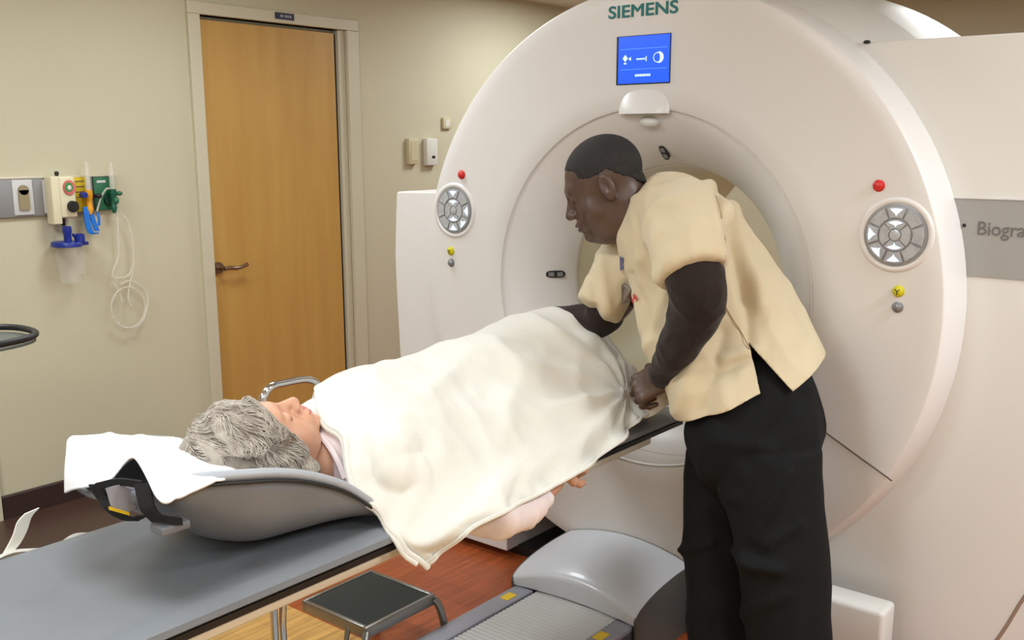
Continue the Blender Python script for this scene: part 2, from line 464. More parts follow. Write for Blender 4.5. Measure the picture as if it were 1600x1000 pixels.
dr = tag(MB().box((DX0+.004, WALL_Y+.012, .008), (DL1, WALL_Y+.056, DZ-.018), .002).build('door_1', M['maple'], smooth=False), kind='structure')
MB().box((DX0+.01, WALL_Y+.0095, .012), (DL1-.006, WALL_Y+.0118, .072), .0005).build('kick_plate', M['kick'], dr, smooth=False)
hb = MB()
hb.lathe([(0.0, WALL_Y-.004), (.026, WALL_Y-.004), (.029, WALL_Y+.004), (.029, WALL_Y+.014)], (2.80, .935), 'y', 28)
hb.tube([(2.80, WALL_Y+.01, .935), (2.80, WALL_Y-.045, .935)], .011, 14)
hb.tube(catmull([(2.80, WALL_Y-.045, .935), (2.83, WALL_Y-.052, .936), (2.87, WALL_Y-.052, .932), (2.905, WALL_Y-.05, .938), (2.93, WALL_Y-.05, .946)], 14), [.0105]*7+[.009]*4+[.0095, .0095, .008], 12)
hb.build('door_handle', M['lever'], dr)
# room number plate on the frame head
sg = thing('door_sign', 'small navy plate with pale letters on the door frame head', 'sign', (3.24, WALL_Y-.022, 2.12))
MB().box((3.185, WALL_Y-.026, 2.112), (3.30, WALL_Y-.022, 2.143), .001).build('plate', M['sign'], sg, smooth=False)
g = MB()
for i, wd in enumerate((.012, .006, .012, .010, .011)): g.box((3.215+i*.014, WALL_Y-.0272, 2.122), (3.215+i*.014+wd*.8, WALL_Y-.0259, 2.133))
g.build('lettering', M['sign_txt'], sg, smooth=False)

# ceiling lights (recessed troffers, above the view)
LX = [(-1.2, -1.0), (.7, -1.0), (2.42, -.7), (4.9, -.8), (-1.2, 1.2), (.7, 1.35), (2.35, 2.9), (.6, 3.0), (4.9, 1.2), (4.9, 3.2)]
LP = [32, 32, 52, 14, 39, 18, 18, 26, 10, 26]
LWHERE = ['in the near left corner behind the camera', 'behind the camera, left of centre', 'behind the camera, over the right-hand floor', 'in the near right corner past the scanner', 'at the left end of the room', 'over the foot of the grey table', 'between the door and the scanner', 'over the gas rail on the door wall', 'over the back of the scanner', 'in the far corner behind the scanner']
for i, ((x, y), pw) in enumerate(zip(LX, LP)):
    t = thing('ceiling_light', 'square recessed ceiling panel light '+LWHERE[i], 'ceiling light', (x, y, CEIL-.012), 'recessed panel lights in the ceiling')
    q = MB(); q.box((x-.31, y-.31, CEIL-.012), (x+.31, y-.29, CEIL)).box((x-.31, y+.29, CEIL-.012), (x+.31, y+.31, CEIL)).box((x-.31, y-.29, CEIL-.012), (x-.29, y+.29, CEIL)).box((x+.29, y-.29, CEIL-.012), (x+.31, y+.29, CEIL))
    q.build('light_frame', M['white_dev'], t, smooth=False)
    MB().box((x-.29, y-.29, CEIL-.006), (x+.29, y+.29, CEIL)).build('diffuser', M['lamp_white'], t, smooth=False)
    ld = bpy.data.lights.new('light_tube', 'AREA'); ld.shape = 'SQUARE'; ld.size = .56; ld.energy = pw; ld.color = (.88, .955, 1)
    lo = bpy.data.objects.new('light_tube', ld); col.objects.link(lo); lo.parent = t; lo.location = (0, 0, -.004)

# ================================================================ SCANNER
GY, GZ, GX = 1.6237, 1.068, 2.6283
scn = thing('scanner', 'large white ring-shaped medical scanner with blue display behind the two people', 'medical scanner', (GX+.4, GY, 0))
c2 = (GY, GZ)
prof = [(.552, GX+.012), (.556, GX+.003), (.562, GX)]+[(r, GX) for r in (.62, .7, .78, .86, .901)]
prof += [(.9045, GX+.0012), (.907, GX+.005), (.911, GX+.020), (.916, GX+.045), (.921, GX+.08), (.925, GX+.13)]
MB().lathe(prof, c2, 'x', 160).build('front_cover', M['plastic'], scn, angle=50)
MB().lathe([(.9245, GX+.128), (.940, 2.86), (.962, 2.98), (.982, 3.12)], c2, 'x', 128).build('ring_side', M['plastic2'], scn, angle=50)
MB().lathe([(.982, 3.12), (.994, 3.25), (1.0, 3.4), (1.0, 3.7), (.96, 3.8), (.4, 3.8)], c2, 'x', 128).build('rear_housing', M['plastic2'], scn, angle=50)
fun = [(.553, GX+.010), (.545, GX+.012), (.53, GX+.018), (.505, GX+.034), (.475, GX+.060), (.445, GX+.095), (.418, GX+.135), (.398, GX+.172), (.388, GX+.198), (.384, GX+.215), (.388, GX+.22)]
MB().lathe(fun, c2, 'x', 128).build('bore_funnel', M['plastic'], scn, angle=80)
MB().lathe([(.388, GX+.219), (.388, 3.8)], c2, 'x', 96).build('bore_tunnel', M['bore'], scn)
MB().lathe([(.3845, GX+.221), (.381, GX+.225), (.381, 3.5)], c2, 'x', 60, a0=math.radians(64), a1=math.radians(137)).build('bore_top_panel', M['plastic2'], scn)
MB().box((GX+.22, GY-.001, GZ-.3), (GX+.221, GY+.001, GZ-.299)).build('bore_tab', M['bore'], scn)
a = math.radians(137.8)
MB().tube([(GX+.215, GY+.3855*math.cos(a), GZ+.3855*math.sin(a)), (3.5, GY+.386*math.cos(a), GZ+.386*math.sin(a))], .003, 6).build('bore_seam', M['seam'], scn)
# soft groove ring at the mouth of the funnel
MB().tube([(GX+.001, GY+.5565*math.cos(t), GZ+.5565*math.sin(t)) for t in np.linspace(0, 2*PI, 120, endpoint=False)], .0016, 6, closed=True).build('mouth_groove', M['softseam'], scn)
# side housings
def round_poly(x0, x1, z0, z1, r, n=6):
    P = []
    for cx, cz, a0 in ((x1-r, z1-r, 0), (x0+r, z1-r, PI/2), (x0+r, z0+r, PI), (x1-r, z0+r, 1.5*PI)):
        for k in range(n+1): P.append((cx+r*math.cos(a0+PI/2*k/n), cz+r*math.sin(a0+PI/2*k/n)))
    return P
LWX = GX+.05
leftp = [(2.2, .035), (2.63, .035), (2.66, .06), (2.715, .35), (2.735, .65), (2.748, .95), (2.752, 1.10), (2.742, 1.25), (2.735, 1.335), (2.728, 1.342), (2.2, 1.352)]
MB().prism(leftp, 'x', LWX, 3.4).build('side_cover', M['plastic'], scn, smooth=False, bevel=.006)
RWX = 2.76
MB().prism([(1.06, .035), (-.75, .035), (-.75, 1.72), (-.69, 1.786), (1.06, 1.786)], 'x', RWX, 3.6).build('side_cover', M['plastic2'], scn, smooth=False, bevel=.005)
MB().box((RWX-.0025, -.74, 1.178), (RWX+.01, .92, 1.379), .001).build('name_strip', M['grey_strip'], scn, smooth=False)
MB().box((RWX-.0045, -.74, 1.379), (RWX+.01, .9, 1.383)).build('strip_edge', M['plastic'], scn, smooth=False)
# lettering
def text(name, s, y, z, width, cap_h, x, m, parent, weight=0.0):
    cu = bpy.data.curves.new(name, 'FONT'); cu.body = s; cu.size = 1; cu.extrude = .012; cu.resolution_u = 6; cu.bevel_depth = weight; cu.bevel_resolution = 1
    o = bpy.data.objects.new('tmp', cu); col.objects.link(o)
    dg = bpy.context.evaluated_depsgraph_get(); me = bpy.data.meshes.new_from_object(o.evaluated_get(dg)); bpy.data.objects.remove(o)
    co = np.empty(len(me.vertices)*3); me.vertices.foreach_get('co', co); co = co.reshape(-1, 3)
    co[:, 0] -= co[:, 0].min(); W = co[:, 0].max()
    capH = .73 if 'g' in s else (co[:, 1].max()-co[:, 1].min()); b = 0 if 'g' in s else co[:, 1].min()
    sx = width/W; sy = cap_h/capH
    new = np.stack([x-(co[:, 2]+.012)*.04, y-co[:, 0]*sx, z+(co[:, 1]-b)*sy], 1)
    me.vertices.foreach_set('co', new.ravel()); me.update()
    return link_mesh(name, me, m, parent, smooth=False)
text('lettering', 'SIEMENS', 1.754, 1.888, .240, .037, GX, M['teal'], scn, .022)
text('lettering', 'Biograph', .688, 1.288, .155, .036, RWX-.0025, M['strip_text'], scn, .008)
# latch dots
MB().ball((RWX-.004, 1.008, 1.786), (.006, .010, .005)).build('latch', M['black'], scn)
MB().ball((RWX-.002, .722, 1.31), .005).build('latch', M['black'], scn)
# cover seams
def seam_px(pts, X, r, m, name='seam'):
    MB().tube([(X, p[0], p[1]) for p in pts], r, 6).build(name, m, scn)
seam_px([(.815, .627), (.83, .636), (1.015, .733), (1.12, .785)], GX-.0003, .0022, M['seam'])
seam_px(catmull([(1.12, .785), (1.2, .76), (1.27, .68), (1.36, .60), (1.47, .567), (1.62, .56), (1.78, .567), (1.9, .6), (2.0, .7), (2.1, .775), (2.2, .745), (2.42, .64)], 40), GX-.0003, .0014, M['softseam'])
seam_px(catmull([(.44, .46), (.47, .385), (.495, .33), (.545, .20), (.62, .06)], 16), RWX-.001, .0045, mat('housing_step', (150, 128, 112), .6))
# display
MB().box((GX-.002, 1.534, 1.693), (GX+.01, 1.722, 1.835), .0015).build('display_bezel', M['black'], scn, smooth=False)
dsp = MB().box((GX-.0045, 1.5365, 1.6965), (GX, 1.713, 1.8325)).build('display', M['blue'], scn, smooth=False)
g = MB()
XX = GX-.0050
def dot(y0, y1, z0, z1): g.box((XX-.0006, y0, z0), (XX+.0008, y1, z1))
for i in range(7): dot(1.652-i*.0078-.0056, 1.652-i*.0078, 1.716, 1.7225)
g.build('display_text', M['white_glow'], dsp, smooth=False); g = MB()
for i in range(5): dot(1.648-i*.0062-.0042, 1.648-i*.0062, 1.764, 1.7685)
dot(1.616, 1.6135, 1.759, 1.7735)
g.build('display_text', M['white_glow'], dsp, smooth=False); g = MB()
g.prism([(1.688+.0085*math.cos(t), 1.770+.0105*math.sin(t)) for t in np.linspace(0, 2*PI, 5)[:-1]], 'x', XX-.0006, XX+.0008)
dot(1.684, 1.692, 1.753, 1.757); dot(1.668, 1.671, 1.763, 1.773); dot(1.672, 1.676, 1.766, 1.770)
g.build('display_icon', M['white_glow'], dsp, smooth=False); g = MB()
out = [(1.572-.0165*math.cos(t), 1.768+.0165*math.sin(t)) for t in np.linspace(-PI/2, PI/2, 12)]
inn = [(1.574-.007*math.cos(t), 1.768+.0125*math.sin(t)) for t in np.linspace(PI/2, -PI/2, 12)]
g.prism(out+inn, 'x', XX-.0006, XX+.0008)
for k in range(14):
    t = PI/2+PI*k/13; g.box((XX-.0006, 1.576-.0135*math.cos(t)-.0012, 1.768+.0135*math.sin(t)-.0012), (XX+.0008, 1.576-.0135*math.cos(t)+.0012, 1.768+.0135*math.sin(t)+.0012))
g.build('display_icon', M['white_glow'], dsp, smooth=False)
g = MB(); g.box((XX-.0003, 1.545, 1.7955), (XX+.0008, 1.705, 1.797)); g.box((XX-.0003, 1.545, 1.7365), (XX+.0008, 1.705, 1.738)); g.build('display_lines', M['pale_glow'], dsp, smooth=False)
# rounded camera housing above the bore
V = []; F = []; ns, na = 14, 28
for i in range(ns+1):
    s_ = i/ns; zz = 1.607+.080*s_; hw = .088*math.sqrt(max(0, 1-s_**2.6))+.0005; pr = .032*(1-s_**1.3)**1.2+.001
    for k in range(na+1):
        t = PI*k/na; V.append((GX+.004-pr*math.sin(t)**.85, GY-.002+hw*math.cos(t), zz))
for i in range(ns):
    for k in range(na): F.append((i*(na+1)+k, i*(na+1)+k+1, (i+1)*(na+1)+k+1, (i+1)*(na+1)+k))
F.append(tuple(range(na+1)))
MB().add(V, F).build('camera_housing', M['plastic'], scn, angle=50)
MB().ball((GX+.028, GY-.01, 1.583), (.028, .036, .018), 20).build('camera_lens', M['plastic2'], scn)
# laser windows in the funnel
def window_on_funnel(ang, r, X, name, l=.034, wdt=.012, tilt=0.0):
    ca, sa = math.cos(ang), math.sin(ang); c = np.array([X, GY+r*ca, GZ+r*sa])
    ex = np.array([.72, -ca*.69, -sa*.69]); ex /= np.linalg.norm(ex); n = np.array([-.69, -ca*.72, -sa*.72]); ey = np.cross(n, ex)
    g = MB(); P = []
    for k in range(24):
        t = 2*PI*k/24; P.append((math.copysign(abs(math.cos(t))**.5, math.cos(t))*l, math.copysign(abs(math.sin(t))**.7, math.sin(t))*wdt))
    V = [c+ex*p[0]+ey*p[1]-n*.010 for p in P]+[c+ex*p[0]+ey*p[1]+n*.0035 for p in P]
    g.add(V, [tuple(range(24))[::-1], tuple(range(24, 48))]+[(i, (i+1) % 24, (i+1) % 24+24, i+24) for i in range(24)])
    o = g.build(name, M['black'], scn, smooth=False)
    g = MB()
    for s_ in (-.45, .45):
        V = [c+ex*(s_*l+dx*l*.3)+ey*(dy*wdt*.6)+n*.004 for dx, dy in ((-1, -1), (1, -1), (1, 1), (-1, 1))]+[c+ex*(s_*l+dx*l*.3)+ey*(dy*wdt*.6)+n*.002 for dx, dy in ((-1, -1), (1, -1), (1, 1), (-1, 1))]
        g.add(V, [(0, 1, 2, 3), (7, 6, 5, 4), (0, 4, 5, 1), (1, 5, 6, 2), (2, 6, 7, 3), (3, 7, 4, 0)])
    g.build('window_glass', M['btn_grey'], o, smooth=False)
window_on_funnel(math.radians(1), .418, GX+.128, 'laser_window')
window_on_funnel(math.radians(91), .424, GX+.118, 'laser_window', .030, .011)
# control panels and buttons
def control_panel(y, z, flip):
    MB().lathe([(.098, GX+.001), (.096, GX-.003), (.090, GX-.005), (.085, GX-.0045), (.0815, GX-.001)], (y, z), 'x', 64).build('panel_lip', M['plastic'], scn, angle=80)
    p = MB().lathe([(.0815, GX-.002), (.078, GX-.003), (.0, GX-.0035)], (y, z), 'x', 64).build('control_panel', M['dish'], scn, angle=80)
    def key(r0, r1, a0, a1, lit):
        a0, a1 = math.radians(a0+3), math.radians(a1-3); g = MB()
        n = 8; o = [(y+r1*math.cos(t)*-flip, z+r1*math.sin(t)) for t in np.linspace(a0, a1, n)]; i_ = [(y+r0*math.cos(t)*-flip, z+r0*math.sin(t)) for t in np.linspace(a1, a0, n)]
        g.prism(o+i_, 'x', GX-.0035, GX-.0075)
        if lit:
            g.mi = 1; am = (a0+a1)/2; h = (a1-a0)*.36; rm0 = r0+(r1-r0)*.15; rm1 = r0+(r1-r0)*.85
            P = [(y+rm1*math.cos(t)*-flip, z+rm1*math.sin(t)) for t in np.linspace(am-h, am+h, 6)]+[(y+(rm0+.006)*math.cos(am+h*.25)*-flip, z+(rm0+.006)*math.sin(am+h*.25)), (y+rm0*math.cos(am)*-flip, z+rm0*math.sin(am)), (y+(rm0+.006)*math.cos(am-h*.25)*-flip, z+(rm0+.006)*math.sin(am-h*.25))]
            g.prism(P, 'x', GX-.0070, GX-.0083)
        g.build('control_key', [M['key'], M['key_glow']], p, smooth=False)
    for k in range(8): key(.045, .073, k*45-22.5, k*45+22.5, k in (2, 6, 4, 5))
    for k in range(4): key(.017, .040, k*90-45, k*90+45, k in (1, 3))
    MB().lathe([(.014, GX-.0035), (.014, GX-.007), (.011, GX-.008), (0, GX-.0085)], (y, z), 'x', 24).build('control_key', M['key'], p)
def button(y, z, r, m, name):
    return MB().lathe([(r+.003, GX+.001), (r+.003, GX-.003), (r, GX-.004), (r, GX-.008), (r*.75, GX-.011), (0, GX-.012)], (y, z), 'x', 28).build(name, m, scn)
control_panel(.853, 1.287, 1); control_panel(2.394, 1.287, -1)
button(.905, 1.412, .0125, M['red'], 'red_button'); button(2.357, 1.413, .0125, M['red'], 'red_button')
for yy in (.835, 2.413):
    b = button(yy, 1.142, .0125, M['yellow'], 'yellow_button')
    MB().tube([(GX-.0125, yy+.006, 1.148), (GX-.013, yy, 1.142), (GX-.0125, yy-.006, 1.148)], .0012, 6).tube([(GX-.013, yy, 1.142), (GX-.0125, yy, 1.134)], .0012, 6).build('symbol', M['black'], b)
    button(yy-.001, 1.100, .0115, M['btn_grey'], 'grey_button')
# floor plinth of the scanner and the shadow gap under the covers
MB().box((GX+.12, -.7, 0), (3.4, 2.6, .04)).build('plinth', M['black'], scn, smooth=False)
MB().box((2.60, .80, .105), (2.70, 1.36, .256), .014, 4).build('foot_cover', M['plastic2'], scn, angle=60)
MB().box((2.615, .815, .0), (2.70, 1.35, .106)).build('foot_base', M['sidegrey'], scn, smooth=False)

# ================================================================ PATIENT TABLE
tbl = thing('patient_table', 'long grey scanner table with slatted floor track running into the ring', 'scanner table', (1.2, 1.62, 0))
def table_section(y0, y1, X0, X1, name, m):
    P = []
    for k in range(21):
        u = k/20; y = y0+(y1-y0)*u; e = abs(2*u-1)
        z = .748+.016*e**2.2-(.014*max(0, (e-.88)/.12)**2)
        P.append((y, z))
    P += [(y1+.002, .738), (y1-.012, .728), (y0+.012, .728), (y0-.002, .738)]
    return MB().prism(P, 'x', X0, X1).build(name, m, tbl, angle=35)
table_section(1.372, 1.868, -.7, 2.50, 'tabletop', M['table_mat'])
MB().box((-.7, 1.378, .716), (2.49, 1.862, .7285)).build('black_edge', M['black'], tbl, smooth=False)
MB().box((-.68, 1.388, .692), (2.33, 1.412, .7135), .004).build('side_rail', M['rail'], tbl, angle=60)
MB().box((-.68, 1.828, .683), (2.33, 1.848, .7165), .004).build('side_rail', M['rail'], tbl, angle=60)
MB().box((-.68, 1.412, .698), (2.30, 1.828, .716)).build('underframe', M['sidegrey'], tbl, smooth=False)
# pedestal below the head end (left of the picture)
MB().prism([(-.55, .13), (.12, .13), (.02, .69), (-.45, .69)], 'y', 1.47, 1.77).build('pedestal', M['silver'], tbl, smooth=False, bevel=.02)
# floor track
TY0, TY1, TX1 = 1.425, 1.865, 2.32
MB().box((-.8, TY0, 0), (TX1, TY1, .112), .004).build('track_body', M['sidegrey'], tbl, angle=60)
MB().box((-.8, TY1-.07, .112), (TX1, TY1, .133), .005).build('track_edge', M['lilac'], tbl, angle=60)
MB().box((-.8, TY0, .112), (TX1, TY0+.06, .133), .005).build('track_edge', M['lilac'], tbl, angle=60)
V = []; F = []; k = 0; x = .6
xs = []
while x < TX1+.02: xs += [(x, .1262), (x+.003, .1305), (x+.013, .1305), (x+.016, .1262)]; x += .018
for (xx, zz) in xs: V += [(xx, TY0+.062, zz), (xx, TY1-.078, zz)]
for i in range(len(xs)-1): F.append((2*i, 2*i+1, 2*i+3, 2*i+2))
r_ = MB().add(V, F); r_.box((-.8, TY0+.062, .112), (.6, TY1-.078, .13)); r_.build('slatted_cover', M['ribs'], tbl, smooth=False)
MB().box((-.8, TY1-.078, .112), (TX1, TY1-.07, .120)).build('track_groove', M['black'], tbl, smooth=False)
for (lx, ly) in ((2.235, 1.83), (2.205, 1.463)):
    MB().box((lx-.024, ly-.016, .1328), (lx+.024, ly+.016, .1345), .0004).build('warning_label', M['label_yellow'], tbl, smooth=False)
# humped end cover
V = []; F = []; ni, nj = 18, 20; HY0, HY1 = 1.412, 1.872
def hump_z(u, w):
    return .152+.040*(1-(2*w-1)**2)+ .066*math.sin(min(1, u*1.02)*PI/2)**.8
for i in range(ni+1):
    u = i/ni; X = 2.305-.018*0+(GX-.004-2.305)*u**1.5
    for j in range(nj+1):
        wv = j/nj; V.append((X+.022*(1-(2*wv-1)**2)*(1-u), HY0+(HY1-HY0)*wv, hump_z(u, wv)))
for i in range(ni):
    for j in range(nj): F.append((i*(nj+1)+j, i*(nj+1)+j+1, (i+1)*(nj+1)+j+1, (i+1)*(nj+1)+j))
N0 = len(V)
for j in range(nj+1): V.append((V[j][0]+.004, V[j][1], .135))
for j in range(nj): F.append((j, j+1, N0+j+1, N0+j))
MB().add(V, F).build('end_cover', M['silver'], tbl, angle=60)
for yy in (HY0, HY1):
    P = [(V[i*(nj+1)+(0 if yy == HY0 else nj)][0], V[i*(nj+1)+(0 if yy == HY0 else nj)][2]) for i in range(ni+1)]
    P += [(GX-.004, 0), (2.315, 0)]
    MB().prism(P, 'y', yy-.004, yy+.004).build('end_cover_side', M['sidegrey'], tbl, smooth=False)

# ================================================================ HEAD CRADLE
crd = thing('head_cradle', 'grey scoop-shaped head support on the table under the lying patient', 'head support', (1.05, 1.62, .76))
def cradle_ring(X, hw, zt, zb, th=.014, cy=1.62):
    P = []
    for k in range(25):
        t = PI*k/24; ct, st = math.cos(t), math.sin(t)
        yy = hw*math.copysign(abs(ct)**.75, ct); P.append((X, cy+yy, zt-(zt-zb)*st**.8-(yy*.07 if yy > 0 else 0)))
    return P
st = [(.835, .11, .945, .905), (.87, .145, .952, .885), (.93, .178, .955, .848), (1.0, .197, .946, .797), (1.07, .205, .932, .768), (1.14, .207, .908, .762), (1.22, .205, .868, .761), (1.29, .20, .815, .761), (1.335, .195, .775, .760)]
S = catmull(st, 40); V = []; Fs = []; n = 25
for s_ in S: V += cradle_ring(*s_)
for i in range(len(S)-1):
    for k in range(n-1): Fs.append((i*n+k, (i+1)*n+k, (i+1)*n+k+1, i*n+k+1))
o = from_vf('cradle_shell', V, Fs, M['shell'], crd)
sm = o.modifiers.new('s', 'SOLIDIFY'); sm.thickness = .012; sm.offset = 1 if False else -1
for k_, nm in ((0, 'cradle_rim'), (n-1, 'cradle_rim')):
    pts = [np.array(V[i*n+k_])+np.array([0, (-.004 if k_ == 0 else .004), .004]) for i in range(4, len(S))]
    MB().tube(pts, [.004, .007]+[.010]*(len(pts)-2), 10).build(nm, M['shell_rim'], crd)
pts = [np.array(V[i*n+n-1])+np.array([0, -.0075, -.007]) for i in range(5, len(S))]
MB().tube(pts, .0035, 8).build('rim_seal', M['black'], crd)
# foam pad inside
V2 = []; Sp = catmull([(.85, .10, .945, .915), (.93, .15, .930, .872), (1.0, .175, .915, .82), (1.1, .185, .885, .79), (1.22, .19, .845, .785), (1.33, .18, .79, .775)], 24)
for s_ in Sp: V2 += cradle_ring(*s_)
F2 = []
for i in range(len(Sp)-1):
    for k in range(n-1): F2.append((i*n+k, i*n+k+1, (i+1)*n+k+1, (i+1)*n+k))
from_vf('foam_pad', V2, F2, M['shell_rim'], crd)
# straps and buckle hanging at the head end
sp = MB()
def ribbon(g, pts, wv, th=.003, m=24):
    P = catmull(pts, m); W_ = catmull([wv]*2 if not isinstance(wv[0], (list, tuple, np.ndarray)) else wv, m)
    V = []; F = []
    for i in range(m):
        t = P[min(i+1, m-1)]-P[max(i-1, 0)]; t /= np.linalg.norm(t); w_ = W_[i]; nn = np.cross(t, w_); nn = nn/(np.linalg.norm(nn)+1e-9)*th/2
        V += [P[i]-w_-nn, P[i]+w_-nn, P[i]+w_+nn, P[i]-w_+nn]
    for i in range(m-1):
        for k in range(4): F.append((4*i+k, 4*i+(k+1) % 4, 4*i+4+(k+1) % 4, 4*i+4+k))
    F += [(0, 1, 2, 3), (4*m-1, 4*m-2, 4*m-3, 4*m-4)]
    g.add(V, F)
YS = 1.53
ribbon(sp, [ony(148, 757, YS+.03), ony(160, 778, YS+.02), ony(176, 798, YS), ony(205, 812, YS-.015), ony(222, 806, YS-.03)], CR*.010, .005)
ribbon(sp, [ony(222, 755, YS-.05), ony(226, 775, YS-.06), ony(232, 796, YS-.07), ony(250, 815, 1.45)], CR*.013, .006)
ribbon(sp, [ony(150, 760, YS+.03), ony(185, 753, YS-.01), ony(222, 757, YS-.05)], np.array([0, 0, .006]), .006)
ribbon(sp, [ony(238, 808, 1.46), ony(262, 812, 1.44), ony(285, 815, 1.43)], np.array([0, 0, .006]), .006)
sp.build('strap', M['blackfab'], crd)
bk = MB(); q = [ony(x_, y_, YS-.01) for x_, y_ in ((168, 762), (190, 756), (218, 768), (214, 795), (200, 800), (176, 790))]
nn = -CF*.008; V = [p+nn for p in q]+[p-nn for p in q]
bk.add(V, [tuple(range(6)), tuple(range(6, 12))[::-1]]+[(i, (i+1) % 6, (i+1) % 6+6, i+6) for i in range(6)])
bk.build('buckle', M['lilac'], crd, smooth=False)
ribbon_g = MB(); ribbon(ribbon_g, [ony(175, 792, YS-.012)-CF*.012, ony(206, 801, YS-.012)-CF*.012], np.array([0, 0, .003]), .003); ribbon_g.build('buckle_mark', M['label_yellow'], crd)
MB().box(tuple(ony(244, 836, 1.455)-np.array([.0, .02, 0])), tuple(ony(244, 836, 1.455)+np.array([.055, .02, .016])), .004).build('strap_anchor', M['shell'], crd, angle=60)

# ================================================================ WHITE TOWEL under the head
rows = [
 [(100, 774, 1.69), (128, 764, 1.63), (165, 755, 1.56), (208, 718, 1.53), (251, 785, 1.425), (300, 768, 1.415), (350, 748, 1.42)],
 [(100, 742, 1.70), (132, 738, 1.64), (172, 735, 1.58), (218, 716, 1.55), (262, 745, 1.45), (310, 746, 1.44), (358, 742, 1.45)],
 [(103, 708, 1.73), (142, 706, 1.68), (184, 708, 1.63), (232, 712, 1.58), (275, 722, 1.53), (322, 730, 1.52), (368, 738, 1.53)],
 [(106, 690, 1.77), (150, 686, 1.74), (196, 689, 1.71), (244, 695, 1.68), (290, 705, 1.66), (335, 716, 1.65), (380, 728, 1.65)],
 [(122, 683, 1.82), (166, 679, 1.81), (210, 681, 1.81), (256, 684, 1.81), (300, 690, 1.80), (345, 700, 1.80), (390, 712, 1.80)],
 [(135, 697, 1.84), (176, 692, 1.84), (220, 693, 1.84), (265, 696, 1.84), (310, 702, 1.835), (352, 712, 1.83), (396, 722, 1.83)]]
G = patch([[ony(*p) for p in r] for r in rows], 66, 50)
for i in range(50):
    for j in range(66):
        p = G[i, j]; G[i, j] = p+np.array([0, -.3, 1])*(.006*ridged(p, 9, (1.6, .5, 1), 3)+.002*nz(p, 30))
tw = from_vf('towel', G.reshape(-1, 3), grid_faces(50, 66), M['towel'])
tag(tw, "white towel draped over the head cradle under the patient's grey hair", 'towel')
sm = tw.modifiers.new('s', 'SOLIDIFY'); sm.thickness = .004

# ================================================================ PEOPLE: heads and hands
def head_sdf(heavy, ears=True):
    def f(P):
        A = P.copy(); A[:, 0] = np.abs(A[:, 0])
        d = ell(A, (0, -.012, .032), (.077, .098, .086))
        d = smin(d, ell(A, (0, .030, -.030), (.064, .062, .088)), .03)
        d = smin(d, ell(A, (0, .030, -.082), (.050+.008*heavy, .050, .034)), .03)
        d = smin(d, ell(A, (.036, .050, -.040), (.030+.006*heavy, .030, .036)), .02)
        d = smin(d, cap(A, (0, .083, .024), (.034, .074, .026), .013, .010), .018)
        d = smin(d, cap(A, (0, .088, .008), (0, .110, -.030), .0085, .0125), .012)
        d = smin(d, ell(A, (.012, .101, -.033), (.009, .011, .008)), .008)
        d = smin(d, ell(A, (0, .084, -.064), (.030, .020, .022)), .014)
        d = smin(d, ell(A, (0, .1025, -.0605), (.023, .0085, .0062)), .005)
        d = smin(d, ell(A, (0, .1005, -.0725), (.020, .0085, .0070)), .005)
        d = smax(d, -ell(A, (0, .110, -.0665), (.024, .010, .0016)), .003)
        d = smin(d, ell(A, (0, .084, -.098), (.021, .018, .016)), .014)
        d = smax(d, -ell(A, (.033, .101, .003), (.019, .016, .011)), .012)
        d = smin(d, ell(A, (.032, .076, .002), (.0155, .0135, .011)), .006)
        d = smax(d, -ell(A, (.032, .091, -.004), (.014, .004, .0012)), .002)
        if heavy: d = smin(d, ell(A, (0, .030, -.112), (.050, .045, .028)), .03)
        # ear
        if ears:
            R = np.array([[.93, .0, .36], [0, 1, 0], [-.36, 0, .93]])
            e = ell(A, (.082, -.012, -.004), (.0065, .0185, .032), None)
            e = smin(e, ell(A, (.077, -.008, -.026), (.007, .011, .013)), .008)
            e = smax(e, -ell(A, (.090, -.008, .002), (.0075, .0105, .019)), .004)
            e = smin(e, ell(A, (.080, .003, -.008), (.006, .004, .008)), .004)
            d = smin(d, e, .006)
        d = smin(d, cap(A, (0, -.030, -.060), (0, -.052, -.190), .056+.008*heavy, .066+.008*heavy), .03)
        return d
    return f
def face_mats(v, F):
    """0 skin, 1 lip, 2 lash, by position in head space"""
    c = v[F].mean(1); m = np.zeros(len(F), int)
    lip = (np.abs(c[:, 0]) < .021-.9*np.abs(c[:, 2]+.0665)) & (c[:, 1] > .098) & (c[:, 2] > -.079) & (c[:, 2] < -.0545)
    m[lip] = 1
    e = (np.abs(np.abs(c[:, 0])-.032) < .014) & (np.abs(c[:, 2]+.004) < .0022) & (c[:, 1] > .075)
    m[e] = 2
    return m
